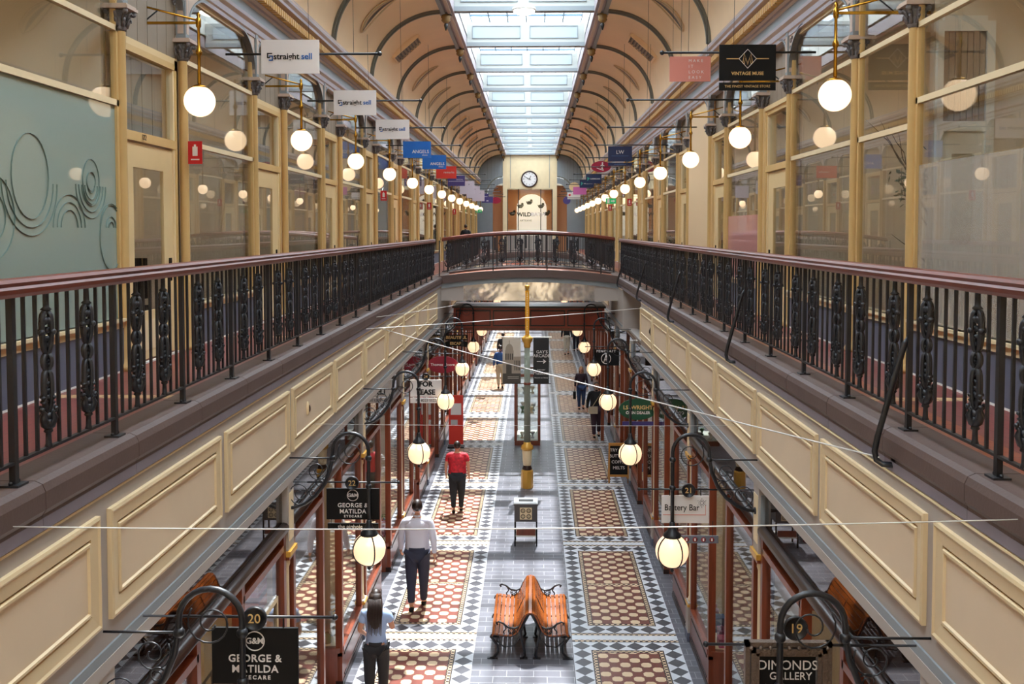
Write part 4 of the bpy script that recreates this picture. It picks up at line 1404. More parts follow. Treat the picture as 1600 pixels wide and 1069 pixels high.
t = board('hanging_sign', 'violet round sign nearest the end wall facing the door 122 side', 2.2, YS(11) - 0.036, 8.55, 0.5, 0.5, PURPB, oval=True)

# extinguisher and exit signs on the gallery columns
REDS = mat('safety_red', 'C81E26', 0.4)
def ext(x, y, z, lab):
    t = thing('extinguisher_sign', lab, 'sign', (x, y, z), 0, 'fire extinguisher signs')
    MB().box(-.085, .085, 0, .006, -.135, .135, REDS).build('plate', t)
    MB().box(-.03, .03, -.003, 0, -.04, .07, WHITEB).box(-.012, .012, -.003, 0, .07, .095, WHITEB).box(-.05, .05, -.003, 0, -.09, -.075, WHITEB).build('pictogram', t)
for i, (s, y, off) in enumerate(((-1, 11.58, .22), (-1, 26.2, .2), (-1, 37.6, .2), (-1, 49.5, .2), (1, 37.2, .2), (1, 46.6, .2))):
    ext(SIDE[s]['wall'] - s * (off - .06), y - .08, 7.52 if i < 4 else 7.65, 'small red fire extinguisher sign, %s along the gallery %s' % (nth(i if i < 4 else i - 4), where(s)))
EXG = mat('exit_green', '1E9A5A', 0.4, emit=0.5)
for (s, x, y, z) in ((1, 3.18, 40.0, 7.78), (-1, -3.75, 66.0, 7.88)):
    t = thing('exit_sign', 'green running man exit sign hanging %s' % where(s), 'sign', (x, y, z), 0, 'green exit signs')
    MB().box(-.21, .21, 0, .04, -.11, .11, EXG).build('light_box', t)
    MB().box(-.16, -.06, -.005, 0, -.08, .08, WHITEB).prism([(.0, -.02), (.1, -.02), (.1, -.06), (.17, 0), (.1, .06), (.1, .02), (0, .02)], -.005, 0, 'y', WHITEB).build('pictogram', t)
    MB().tube([(-.12, .02, .11), (-.12, .02, .2)], .004, IRON, 4).tube([(.12, .02, .11), (.12, .02, .2)], .004, IRON, 4).tube([(-s * .2, .02, .2), (SIDE[s]['wall'] - x, .02, .2)], .01, IRON, 5).build('hanging_wire', t)

# ---- ground floor signs with their number discs
def lower_sign(s, k, num, w=0.60, h=0.355, z=3.49, m=BLACK, label='', oval=False, xo=None, bar=True):
    y = 10.7 + 4.7 * k + 0.10
    xg = SIDE[s]['gl']
    xc = xg + s * 0.20 if xo is None else xo
    if s > 0 and xo is None: xc = xg + 0.16
    t = board('hanging_sign', label, xc, y, z, w, h, m, oval=oval)
    zt = h / 2 + 0.07
    r = MB().tube([(-0.52, 0.01, zt), (0.52, 0.01, zt)], 0.010, IRON, 6)
    r.ball((-s * 0.52, 0.01, zt), 0.02, IRON, 6)
    for e in (-1, 1):
        r.tube([(e * w * 0.33, 0.01, h / 2 * (0.7 if oval else 1)), (e * w * 0.33, 0.01, zt)], 0.006, IRON, 4)
    r.tube([(s * 0.5, 0.01, zt), (SIDE[s]['gr'] - xc - s * .02, 0.01, zt)], 0.008, IRON, 4)
    r.build('sign_bar', t)
    if num:
        d = thing('number_disc', {'20': 'small black number disc 20 beside the monogram sign lowest in view', '22': 'small black number disc 22 above the smaller monogram sign', '21': 'small black number disc 21 above the white battery sign', '19': 'small black number disc 19 above the bronze framed sign', '24': 'small black number disc above the white lease sign'}[num], 'number disc', (xc - s * 0.02 - (0.02 if s < 0 else 0.02), y - 0.02, z + zt + 0.0))
        if s > 0: d.location.x = xc + 0.03
        MB().lathe([(0.078, 0.0), (0.078, 0.02), (0.07, 0.026), (0.068, 0.02)], IRON, 20, M=rx).build('disc', d)
        text(d, num, 0.085, GOLDL, 0, -0.024, 0)
    return t
def gm(t):
    n_ = MB().tube([(0.062 * math.cos(i * PI / 12), -0.003, 0.10 + 0.062 * math.sin(i * PI / 12)) for i in range(24)], 0.004, WHITEB, 5, closed=True)
    n_.build('monogram_ring', t)
    text(t, 'G&M', 0.055, WHITEB, 0, -0.004, 0.10, bold=0.001)
    text(t, 'GEORGE &', 0.068, WHITEB, 0, -0.004, -0.015, bold=0.001, space=1.08)
    text(t, 'MATILDA', 0.068, WHITEB, 0, -0.004, -0.085, bold=0.001, space=1.08)
    text(t, 'EYECARE', 0.036, WHITEB, 0, -0.004, -0.14, space=1.5, bold=0.001)
t = lower_sign(-1, -1, '20', 0.56, 0.37, 3.76 , label='black square sign with white ringed monogram, under disc 20')
t.location.x = -1.80; t.location.z = 3.845
gm(t)
bpy.data.objects['number_disc'].location = (-1.79, t.location.y - .02, 4.105)
t = lower_sign(-1, 0, '22', 0.60, 0.355, 3.49, label='black rectangular sign with white ringed monogram, under disc 22'); gm(t)
t = board('hanging_sign', 'narrow black strip sign with white words below disc 22', -2.06, 10.85, 3.215, 0.58, 0.075, BLACK)
text(t, 'the pinhole', 0.062, WHITEB, -0.03, -0.004, 0); MB().tube([(-.25, .01, .037), (-.25, .01, .1)], .004, IRON, 4).build('link', t)
t = lower_sign(1, 0, '21', 0.53, 0.31, 3.45, WHITEB, 'white sign with thin black lettering and dotted star, under disc 21')
text(t, 'Battery Bar', 0.10, BLACK, -0.04, -0.004, 0.02, sx=0.85)
d = MB()
for i in range(12):
    a = i * PI / 6
    for rr in (0.02, 0.035, 0.05)[:2 + i % 2]:
        d.ball((0.185 + rr * math.cos(a), -0.003, 0.075 + rr * math.sin(a)), 0.004, BLACK, 5)
d.build('dotted_star', t)
fr_ = MB()
for (a, b, c, e_) in ((-.25, .23, -.065, -.058), (.225, .23, -.065, .05)):
    fr_.box(a, b, -0.003, 0, c, e_, PINKB)
fr_.build('frame_line', t)
t = board('hanging_sign', 'narrow grey strip sign with five red round icons', 1.83, 10.85, 3.09, 0.53, 0.085, mat('steel_blue_board', '6C707C', 0.4))
ic = MB()
for i in range(5):
    ic.lathe([(0.028, 0), (0.028, 0.004)], CRIM, 14, M=Matrix.Translation((-.19 + .095 * i, 0, 0)) @ rx)
    ic.box(-.19 + .095 * i - .008, -.19 + .095 * i + .008, -0.006, -0.004, -.015, .015, WHITEB)
ic.build('round_icon', t)
MB().tube([(-.2, .01, .04), (-.2, .01, .21)], .004, IRON, 4).tube([(.2, .01, .04), (.2, .01, .21)], .004, IRON, 4).build('link', t)
# framed gallery sign
t = lower_sign(1, -1, '19', 0.36, 0.27, 3.60, BLACK, 'black sign with silver lettering inside a broad ornate bronze frame')
BRZ = mat('bronze_frame', '6A5A50', 0.4, metal=0.5, bump=0.5, bscale=70)
t.location.x = 1.625; t.location.z = 3.74
fr_ = MB()
W_, H_ = 0.275, 0.235
for ins, pr_ in ((0.0, 0.03), (0.035, 0.045), (0.06, 0.03)):
    a, b = W_ - ins, H_ - ins
    iw = 0.19
    for (x0, x1, z0, z1) in ((-a, a, b - .03, b), (-a, a, -b, -b + .03), (-a, -a + .03, -b, b), (a - .03, a, -b, b)):
        fr_.box(x0, x1, -pr_, 0.02, z0, z1, BRZ)
for i in range(9):
    for e in (-1, 1):
        fr_.ball((-W_ + .035 + i * (2 * W_ - .07) / 8, -0.045, e * (H_ - .03)), 0.014, BRZ, 6)
fr_.build('ornate_frame', t)
text(t, 'DIMONDS', 0.088, WHITEB, 0, -0.004, 0.075, sx=0.95); text(t, 'GALLERY', 0.07, WHITEB, 0.02, -0.004, 0.005, sx=0.95); text(t, 'picture framing + gifts', 0.04, WHITEB, 0, -0.004, -0.06, sx=0.9)
bpy.data.objects['number_disc.003'].location = (1.665, t.location.y - .02, 4.07)
# further signs on the ground floor
t = lower_sign(-1, 2, '24', 0.66, 0.36, 3.26, WHITEB, 'white sign with heavy black capitals and a phone line below', xo=-2.27)
text(t, 'FOR', 0.15, BLACK, 0, -0.004, 0.085, bold=0.006); text(t, 'LEASE', 0.15, BLACK, 0, -0.004, -0.085, bold=0.006)
t = board('hanging_sign', 'thin white strip under the lease sign with small digits', -2.27, 20.2, 3.0, 0.66, 0.11, WHITEB); text(t, 'PH 8223 5522', 0.075, BLACK, 0, -0.004, 0); MB().tube([(-.25, .01, .05), (-.25, .01, .1)], .004, IRON, 4).build('link', t)
t = lower_sign(-1, 3, None, 0.80, 0.44, 3.10, CRIM, 'dark crimson oval sign with white script lettering', oval=True, xo=-2.36)
text(t, 'Thomas Moore', 0.10, WHITEB, 0, -0.004, 0.0)
t = lower_sign(-1, 4, None, 0.70, 0.18, 3.28, BLACK, 'black scroll sign with gold capitals in two curved ribbons', xo=-2.38)
text(t, 'BEAUTIFUL', 0.13, GOLDL, 0, -0.004, 0.0, bold=0.004)
MB().sheet([[(x_, -0.002, -0.13 - 0.09 * j + 0.05 * (1 - (x_ / .35) ** 2)) for j in (0, 1, 2)] for x_ in [-.35 + .07 * i for i in range(11)]], BLACK).build('lower_ribbon', t)
text(t, 'ESCAPE', 0.12, GOLDL, 0, -0.006, -0.185, bold=0.004)
t = lower_sign(1, 2, None, 0.80, 0.45, 2.83, GREENB, 'dark green oval sign with gold and white capitals', oval=True, xo=2.19)
text(t, 'I.S. WRIGHT', 0.115, GOLDL, 0, -0.004, 0.035, bold=0.003); text(t, 'COIN DEALER', 0.08, WHITEB, 0, -0.004, -0.075, bold=0.002)
t = board('hanging_sign', 'narrow dark violet strip sign beneath the green oval', 2.22, 20.25, 2.52, 0.70, 0.085, PURPB); MB().tube([(-.25, .01, .04), (-.25, .01, .1)], .004, IRON, 4).build('link', t)
t = lower_sign(1, 3, None, 0.68, 0.42, 3.30, BLACK, 'black square sign with white capitals over a round emblem', xo=1.87)
text(t, 'PENCRAFT', 0.085, WHITEB, 0, -0.004, 0.16, space=1.3, bold=0.002)
n_ = MB().tube([(0.12 * math.cos(i * PI / 12) , -0.004, -0.03 + 0.13 * math.sin(i * PI / 12)) for i in range(24)], 0.01, WHITEB, 5, closed=True)
for p in ([(0, .08), (-.06, -.13)], [(0, .08), (.06, -.12)], [(0, .06), (0, -.1)], [(-.05, -.06), (.07, -.03)]):
    n_.tube([(a_, -0.004, b_) for a_, b_ in p], 0.009, WHITEB, 5)
n_.build('round_emblem', t)

# ================================================================== FLOOR FURNITURE
# lamp standard carrying banners
CREAMG = mat('fluted_grey_green', '8C9284', 0.45)
t = thing('banner_post', 'tall fluted grey and gilt iron post standing mid-floor', 'post', (-0.165, 24.5, 0))
p = MB()
p.lathe([(0.155, 0), (0.155, 0.30), (0.15, 0.44), (0.12, 0.47)], GOLD, 8, smooth=False)
p.build('base', t)
MB().lathe([(0.12, 0.47), (0.13, 0.50), (0.10, 0.56), (0.10, 0.60)], DARKW, 14).build('collar', t)
MB().lathe([(0.10, 0.58), (0.115, 0.70), (0.12, 0.85), (0.13, 0.95), (0.11, 0.99)], PALE, 14).build('vase', t)
MB().lathe([(0.12, 0.97), (0.16, 1.0), (0.155, 1.08), (0.10, 1.12), (0.09, 1.18)], GOLD, 16).build('ring_moulding', t)
sh = MB()
n = 16
for i in range(n):
    a = 2 * PI * i / n
    sh.tube([(0.072 * math.cos(a), 0.072 * math.sin(a), 1.15), (0.062 * math.cos(a), 0.062 * math.sin(a), 3.62)], 0.013, CREAMG, 5)
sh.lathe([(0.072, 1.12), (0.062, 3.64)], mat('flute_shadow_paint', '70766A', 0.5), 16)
sh.build('fluted_shaft', t)
MB().lathe([(0.075, 3.60), (0.09, 3.64), (0.085, 3.70), (0.14, 3.80), (0.15, 3.86), (0.10, 3.88), (0.06, 3.92)], GOLD, 12).build('capital', t)
u = MB().box(-0.05, 0.05, -0.05, 0.05, 3.90, 5.06, BRASS)
for i in range(24):
    u.ball((0, -0.052, 3.96 + i * 0.045), 0.013, PALE, 6)
u.build('upper_tube', t)
MB().lathe([(0.05, 5.04), (0.035, 5.08), (0.06, 5.14), (0.07, 5.18), (0.02, 5.20)], GOLD, 10).build('finial', t)
MB().tube([(-0.68, 0, 3.87), (0.62, 0, 3.87)], 0.012, WHITE, 6).build('top_arm', t)
MB().tube([(-0.66, 0, 2.68), (0.60, 0, 2.68)], 0.012, DARKW, 6).lathe([(0.09, -0.03), (0.09, 0.03)], MAHOG, 12, c=(0, 0, 2.68)).build('lower_arm', t)
b_ = thing('banner', 'sepia banner with a domed old building left of the lettered one', 'banner', (-0.56, 24.49, 3.27))
b_['label'] = 'sepia banner picturing a domed old building on the lamp post'
SEP = mat('sepia_print', '9A8C7C', 0.7); SEPD = mat('sepia_dark_print', '4A443C', 0.7); SEPL = mat('sepia_light_print', 'C8BEAE', 0.7)
MB().box(-0.23, 0.23, 0, 0.008, -0.58, 0.58, SEP).build('cloth', b_)
pr = MB().box(-0.23, 0.23, -0.003, 0, 0.0, 0.58, SEPL).box(-0.23, 0.23, -0.005, -0.003, -0.58, -0.33, SEPD)
pr.box(-0.17, 0.05, -0.006, -0.003, -0.33, 0.26, SEP).box(0.05, 0.23, -0.006, -0.003, -0.33, 0.10, SEP).box(-0.14, 0.0, -0.008, -0.006, -0.33, -0.1, SEPD)
pr.prism([(-0.06 + 0.10 * math.cos(i * PI / 10), 0.26 + 0.17 * math.sin(i * PI / 10)) for i in range(11)], -0.006, -0.003, 'y', SEP).box(-0.07, -0.05, -0.006, -0.003, 0.42, 0.52, SEP)
for i in range(4):
    pr.box(0.07 + i * 0.04, 0.09 + i * 0.04, -0.008, -0.006, -0.25, 0.0, SEPD); pr.box(-0.16 + i * .055, -0.13 + i * .055, -0.008, -0.006, 0.02, 0.18, SEPD)
pr.box(-0.1, 0.18, -0.007, -0.005, -0.42, -0.41, SEPL).box(-0.1, 0.18, -0.007, -0.005, -0.46, -0.45, SEPL)
pr.build('printed_picture', b_)
b_ = thing('banner', 'black banner with white words and an arrow pointing aside', 'banner', (0.19, 24.49, 3.27))
MB().box(-0.20, 0.20, 0, 0.008, -0.58, 0.58, mat('charcoal_cloth', '211F1E', 0.7)).build('cloth', b_)
text(b_, "GAY'S", 0.11, WHITEB, 0.02, -0.004, 0.22); text(b_, 'ARCADE', 0.11, WHITEB, 0.01, -0.004, 0.12)
MB().box(-0.11, 0.08, -0.006, 0, -0.03, -0.015, WHITEB).prism([(.05, -.08), (.13, -.022), (.05, .035), (.05, .01), (.09, -.022), (.05, -.055)], -.006, 0, 'y', WHITEB).build('arrow', b_)
text(b_, 'Museum', 0.12, WHITEB, 0.0, -0.004, -0.32); text(b_, 'THIS WAY', 0.045, WHITEB, 0.0, -0.004, -0.24); text(b_, 'Discover our history', 0.04, WHITEB, 0, -0.004, -0.44)

# glass display case
t = thing('display_case', 'tall mahogany framed glass display case behind the banner post', 'display case', (-0.19, 30.1, 0))
w_, d_, h_ = 0.36, 0.75, 2.2
f = MB().box(-w_ - .03, w_ + .03, -d_ - .03, d_ + .03, 0, 0.14, MAHOG)
for x in (-w_, w_):
    for y in (-d_, d_):
        f.box(x - .04, x + .04, y - .04, y + .04, 0.14, h_, MAHOG)
for x in (-w_, w_): f.box(x - .04, x + .04, -d_, d_, h_ - .09, h_, MAHOG)
for y in (-d_, d_): f.box(-w_, w_, y - .04, y + .04, h_ - .09, h_, MAHOG)
f.build('case_frame', t)
g = MB()
for x in (-w_, w_): g.box(x - .003, x + .003, -d_, d_, .14, h_ - .09, GL)
for y in (-d_, d_): g.box(-w_, w_, y - .003, y + .003, .14, h_ - .09, GL)
g.box(-w_, w_, -d_, d_, h_ - .03, h_ - .024, GL)
g.build('pane', t)
MB().box(-w_ + .04, w_ - .04, -d_ + .04, d_ - .04, 0.14, 0.16, WHITE).build('floor_board', t)
for z in (0.95, 1.55):
    MB().box(-w_ + .04, w_ - .04, -d_ + .04, d_ - .04, z, z + .008, GL).build('shelf', t)
for i, (x, y, z, c) in enumerate(((-.15, -.5, .958, 6), (.12, -.5, .958, 4), (.18, -.1, .958, 7), (-.15, .2, .958, 4), (-.1, -.5, 1.558, 7), (.15, -.4, 1.558, 4), (-.16, -.5, .16, 4), (.16, -.45, .16, 7), (0, .1, .16, 6))):
    o = MB().lathe([(.05, 0), (.06, .02), (.025, .05), (.03, .10), (.07, .16), (.075, .20)], GOODS[c], 10).build('display_cup', None, (-0.19 + x, 30.1 + y, z))
    tag(o, 'small cup standing on a shelf of the mahogany display case', 'cup', 'cups in the display case')

# wooden collection box on legs
STEEL = mat('dark_steel', '55504E', 0.35, metal=0.6)
t = thing('collection_box', 'dark steel collection box on legs with slotted top and pierced panel', 'box', (-0.16, 20.1, 0))
bx = MB().box(-0.24, 0.24, -0.22, 0.22, 0.52, 0.86, STEEL)
bx.box(-0.25, 0.25, -0.23, 0.23, 0.86, 0.89, STEEL)
bx.build('box_body', t)
MB().box(-0.25, 0.25, -0.23, 0.23, 0.89, 0.905, mat('pale_steel_top', 'B4B6B8', 0.3, metal=0.5)).build('top_plate', t)
MB().box(-0.15, 0.15, -0.06, 0.08, 0.906, 0.912, BLACK).build('slot', t)
for x in (-0.225, 0.225):
    for y in (-0.205, 0.205):
        MB().box(x - .015, x + .015, y - .015, y + .015, 0, 0.52, BLACK).build('leg', t)
MB().box(-0.21, 0.21, -0.215, 0.2, 0.20, 0.23, WHITE).build('lower_shelf', t)
MB().box(-0.20, 0.20, -0.212, -0.20, 0.23, 0.36, MAHOG).build('nameplate', t)
pn = MB().box(-0.125, 0.125, -0.226, -0.22, 0.57, 0.82, PALE)
for (x, z) in ((-.06, .635), (.06, .635), (-.06, .755), (.06, .755)):
    pn.tube([(x + .042 * math.cos(i * PI / 6), -0.228, z + .042 * math.sin(i * PI / 6)) for i in range(12)], .007, DARKW, 4, closed=True)
    for q in range(4):
        pn.ball((x + .02 * math.cos(q * PI / 2 + .78), -0.228, z + .02 * math.sin(q * PI / 2 + .78)), .009, DARKW, 6)
pn.build('pierced_panel', t)

# double sided bench
SLAT = mat('varnished_slat', '8E4A1E', 0.25, noise=0.35, nscale=2.0, stretch=(9, 1.2, 9))
prof = [(-0.60, 0.355), (-0.585, 0.395), (-0.54, 0.405), (-0.48, 0.395), (-0.41, 0.385), (-0.34, 0.38), (-0.27, 0.385), (-0.215, 0.42), (-0.18, 0.48), (-0.15, 0.55), (-0.115, 0.63), (-0.075, 0.70), (-0.03, 0.728)]
prof = prof + [(-x, z) for x, z in reversed(prof)]
t = thing('park_bench', 'double-sided varnished slat bench with black scrolled iron ends', 'bench', (-0.05, 15.4, 0))
HB = 0.82
for i in range(len(prof) - 1):
    a, b = Vector(prof[i]), Vector(prof[i + 1])
    d = (b - a); L_ = d.length; d.normalize(); nn = Vector((-d.y, d.x))
    a2, b2 = a + d * 0.006, b - d * 0.006
    if L_ < 0.02: continue
    pts = [(a2.x, a2.y), (b2.x, b2.y), (b2.x - nn.x * .022, b2.y - nn.y * .022), (a2.x - nn.x * .022, a2.y - nn.y * .022)]
    MB().prism(pts, -HB, HB, 'y', SLAT).build('slat', t)
for e in (-1, 0, 1):
    fr_ = MB()
    y = e * (HB - 0.03)
    fr_.tube([(x * 1.01, y, z - 0.03) for x, z in prof], 0.02, IRON, 8)
    for sg in (-1, 1):
        fr_.tube([(sg * .02, y, .70), (sg * .10, y, .55), (sg * .15, y, .42), (sg * .13, y, .30), (sg * .10, y, .16), (sg * .08, y, .05), (sg * .11, y, 0.0)], 0.020, IRON, 8)
        fr_.tube([(sg * .60, y, .34), (sg * .56, y, .28), (sg * .50, y, .20), (sg * .50, y, .10), (sg * .56, y, 0.02), (sg * .62, y, 0.0)], 0.020, IRON, 8)
        fr_.tube([(sg * .15, y, .34), (sg * .25, y, .20), (sg * .40, y, .18), (sg * .52, y, .28)], 0.012, IRON, 6)
        fr_.box(sg * .5, sg * .66, y - .03, y + .03, 0, 0.012, IRON); fr_.box(sg * .04, sg * .16, y - .03, y + .03, 0, 0.012, IRON)
    fr_.build('end_frame', t)
    if e:
        for sg in (-1, 1):
            ar = MB()
            ar.tube([(sg * .17, y, .50), (sg * .24, y, .47), (sg * .34, y, .485), (sg * .42, y, .55), (sg * .48, y, .575), (sg * .52, y, .555), (sg * .50, y, .53)], 0.015, IRON, 8)
            ar.tube([(sg * .40, y, .53), (sg * .37, y, .47), (sg * .41, y, .42), (sg * .40, y, .39)], 0.011, IRON, 6)
            c_ = (sg * .285, y, .435)
            ar.tube([(c_[0] + .05 * math.cos(i * PI / 6), y, c_[2] + .05 * math.sin(i * PI / 6)) for i in range(12)], .009, IRON, 6, closed=True)
            for q in range(6):
                ar.ball((c_[0] + .028 * math.cos(q * PI / 3), y, c_[2] + .028 * math.sin(q * PI / 3)), .012, IRON, 6)
            ar.build('scroll_arm', t)

# chalkboard
t = thing('chalkboard', 'wooden framed chalkboard menu standing by the shopfronts', 'sign', (2.22, 25.0, 0))
fr_ = MB()
for (x0, x1, z0, z1) in ((-.27, -.23, 0, 1.05), (.23, .27, 0, 1.05), (-.23, .23, .98, 1.05), (-.23, .23, .16, .22)):
    fr_.box(x0, x1, -.02, .02, z0, z1, mat('pine_frame', 'B07838', 0.4))
fr_.box(-.25, -.22, .25, .28, 0, .02, MATS['pine_frame'])
fr_.tube([(-.25, .02, .95), (-.25, .35, 0.02)], .014, MATS['pine_frame'], 4).tube([(.25, .02, .95), (.25, .35, 0.02)], .014, MATS['pine_frame'], 4)
fr_.build('frame', t)
MB().box(-.23, .23, -.008, .008, .22, .98, BLACK).build('slate', t)
for i, r_ in enumerate(('TRY OUR', 'BUTTONS', 'COFFEE', 'MELTS')):
    text(t, r_, 0.11, WHITEB, 0, -0.010, 0.86 - i * 0.155)
t = thing('red_poster_stand', 'orange red upright poster stand outside the lease sign shop', 'sign', (-2.35, 29.0, 0))
MB().box(-.22, .22, 0, .03, .1, 1.6, REDB).box(-.25, .25, -.15, .15, 0, .05, IRON).box(-.02, .02, 0, .04, .05, .12, IRON).build('stand', t)
MB().box(-.16, .16, -.004, 0, 1.0, 1.35, WHITEB).box(-.16, .05, -.004, 0, .7, .85, GOODS[7]).build('printed_block', t)

# strings across the void
def wire(pts, r, m, lab):
    a, b, sag = pts
    a, b = Vector(a), Vector(b)
    P_ = []
    for i in range(17):
        u = i / 16
        v = a.lerp(b, u); v.z -= sag * 4 * u * (1 - u)
        P_.append(v)
    tag(MB().tube(P_, r, m, 5).build('strung_wire'), lab, 'wire')
WIREM = mat('pale_wire', 'CFCBC8', 0.4)
wire(((-2.72, 4.9, 5.06), (2.49, 4.9, 5.13), 0.03), 0.0035, WIREM, 'pale wire strung straight across the void nearest the front')
wire(((-2.73, 17.2, 4.83), (2.40, 6.70, 5.02), 0.03), 0.006, WIREM, 'pale wire crossing diagonally down to the bent stay')
wire(((-2.70, 15.5, 5.0), (2.45, 20.5, 4.95), 0.02), 0.006, WIREM, 'pale wire crossing in front of the mahogany box')
wire(((-2.70, 16.5, 5.1), (-2.2, 30.1, 4.3), 0.02), 0.005, WIREM, 'pale wire running up to the corner of the mahogany box')
wire(((-2.72, 11.8, 4.2), (2.49, 11.8, 4.2), 0.01), 0.0025, WIREM, 'thin wire strung across between the second lanterns')

# ================================================================== PEOPLE
def skin_into(mb, pts, edges, rads, m, sub=2, M=None):
    me = bpy.data.meshes.new('tmp')
    me.from_pydata(pts, edges, [])
    o = bpy.data.objects.new('tmp', me); COL.objects.link(o)
    md = o.modifiers.new('s', 'SKIN')
    md.use_smooth_shade = True
    for i, r in enumerate(rads):
        me.skin_vertices[0].data[i].radius = r if isinstance(r, tuple) else (r, r)
    me.skin_vertices[0].data[0].use_root = True
    sb_ = o.modifiers.new('b', 'SUBSURF'); sb_.levels = sub; sb_.render_levels = sub
    dg = bpy.context.evaluated_depsgraph_get()
    ev = bpy.data.meshes.new_from_object(o.evaluated_get(dg))
    mb.add([tuple(v.co) for v in ev.vertices], [tuple(p.vertices) for p in ev.polygons], m, True, M)
    bpy.data.objects.remove(o); bpy.data.meshes.remove(me); bpy.data.meshes.remove(ev)
SKIN = mat('skin', 'C98F72', 0.5)
def person(label, loc, rz, H, top, bottom, hair, topm, sleeve='long', stride=0.16, swing=0.12, build=1.0, hairlen=0.0, shoes=BLACK, coat=0.0, female=False, arms=None, group=None, gore=None):
    t = thing('person', label, 'person', loc, rz, group)
    k = H / 1.75
    M = Matrix.Scale(k, 4)
    sw = (0.165 if female else 0.19) * (0.5 + 0.5 * build)
    hipw = 0.095
    bw = build
    sgn = {1: 1, -1: -1}
    legs = {}
    for sd in (-1, 1):
        f = stride * sd
        ankz = 0.08 + (0.06 if f < 0 else 0.0)
        legs[sd] = [(sd * hipw, 0, 0.90), (sd * hipw, f * 0.45 + 0.02, 0.50), (sd * 0.085, f * (1.0 if f > 0 else 1.3), ankz)]
    A = {}
    for sd in (-1, 1):
        g = -swing * sd
        A[sd] = [(sd * sw, 0, 1.42), (sd * (sw + 0.06), g * 0.4 - 0.02, 1.15), (sd * (sw + 0.075), g + 0.05, 0.91)]
        if arms and sd in arms: A[sd] = arms[sd]
    body = MB()
    pts = [(0, 0, 0.95), (0, 0, 1.10), (0, 0, 1.28), (0, 0, 1.41), (0, 0.0, 1.50), (0, 0.012, 1.57)]
    rad = [(0.12 * bw, 0.095 * bw), (0.11 * bw, 0.085 * bw), (0.13 * bw, 0.095 * bw), (0.10, 0.08), 0.052, 0.05]
    ed = [(0, 1), (1, 2), (2, 3), (3, 4), (4, 5)]
    for sd in (-1, 1):
        i = len(pts)
        a = A[sd]
        hd_ = (Vector(a[2]) - Vector(a[1])).normalized()
        palm = Vector(a[2]) + hd_ * 0.06
        pts += a + [tuple(palm)]
        rad += [0.055, 0.042, 0.027, (0.034, 0.020)]
        ed += [(3, i), (i, i + 1), (i + 1, i + 2), (i + 2, i + 3)]
        i = len(pts)
        l = legs[sd]
        pts += l + [(l[2][0], l[2][1] + 0.10, l[2][2] - 0.05 if l[2][2] < .1 else 0.03)]
        rad += [0.088 * bw, 0.058, 0.042, 0.034]
        ed += [(0, i), (i, i + 1), (i + 1, i + 2), (i + 2, i + 3)]
        # fingers
        side = Vector((0, 1, 0))
        up = hd_
        for q, (off, ln) in enumerate(((-0.026, 0.062), (-0.009, 0.072), (0.009, 0.068), (0.026, 0.052))):
            b0 = palm + side * off + up * 0.012
            inw = Vector((-sd, 0, 0))
            body.tube([b0, b0 + up * ln * 0.5 + inw * 0.006, b0 + up * ln * 0.85 + inw * 0.022, b0 + up * ln + inw * 0.036], [0.0095, 0.009, 0.008, 0.006], SKIN, 6, M=M)
        b0 = palm + side * 0.024 - up * 0.035
        body.tube([b0, b0 + side * 0.022 + up * 0.02, b0 + side * 0.026 + up * 0.052], [0.012, 0.010, 0.007], SKIN, 6, M=M)
    skin_into(body, pts, ed, rad, SKIN, 2, M)
    # head with face: local forward is +y
    hm = M
    body.ball((0, 0.012, 1.645), 0.082, SKIN, 18, M=hm, sc_=(0.92, 1.12, 1.34))
    body.ball((0, 0.05, 1.585), 0.05, SKIN, 12, M=hm, sc_=(0.95, 0.9, 0.9))
    body.tube([(0, 0.100, 1.665), (0, 0.118, 1.635), (0, 0.104, 1.622)], [0.008, 0.014, 0.010], SKIN, 6, M=hm)
    for sd in (-1, 1):
        body.ball((sd * 0.076, 0.005, 1.64), 0.022, SKIN, 8, M=hm, sc_=(0.4, 0.8, 1.3))
        body.ball((sd * 0.030, 0.094, 1.662), 0.010, WHITE, 8, M=hm); body.ball((sd * 0.030, 0.101, 1.662), 0.006, DARKW, 6, M=hm)
        body.tube([(sd * 0.018, 0.102, 1.684), (sd * 0.044, 0.094, 1.684)], 0.004, hair, 5, M=hm)
    body.tube([(-0.024, 0.094, 1.594), (0, 0.100, 1.592), (0.024, 0.094, 1.594)], 0.005, mat('lips', 'A85A50', 0.5), 5, M=hm)
    body.build('body', t)
    # trousers
    tr = MB()
    pts = [(0, 0, 0.97)]; rad = [(0.135 * bw, 0.108 * bw)]; ed = []
    for sd in (-1, 1):
        i = len(pts); l = legs[sd]
        pts += l[:2] + [tuple(Vector(l[1]).lerp(Vector(l[2]), 0.55)), (l[2][0], l[2][1], l[2][2] + 0.0)]
        rad += [0.112 * bw, 0.086 * (0.5 + bw / 2), 0.070, 0.064]
        ed += [(0, i), (i, i + 1), (i + 1, i + 2), (i + 2, i + 3)]
    skin_into(tr, pts, ed, rad, bottom, 2, M)
    ww = (0.86 if female else 1.0) * bw
    tr.lathe([(0.10 * ww, 0.78), (0.155 * ww, 0.86), (0.165 * ww, 0.93), (0.160 * ww, 1.02)], bottom, 20, M=M @ Matrix.Diagonal((1.0, 0.74, 1, 1)))
    tr.build('trousers', t)
    # top
    tp = MB()
    zb = 0.94 - coat
    pts = [(0, 0, zb), (0, 0, 1.0), (0, 0, 1.13), (0, 0, 1.30), (0, 0, 1.42), (0, 0, 1.47)]
    rad = [(0.128 * bw + coat * .12, 0.105 * bw), (0.132 * bw, 0.108 * bw), (0.126 * bw, 0.100 * bw), (0.148 * bw, 0.110 * bw), (0.125, 0.092), 0.062]
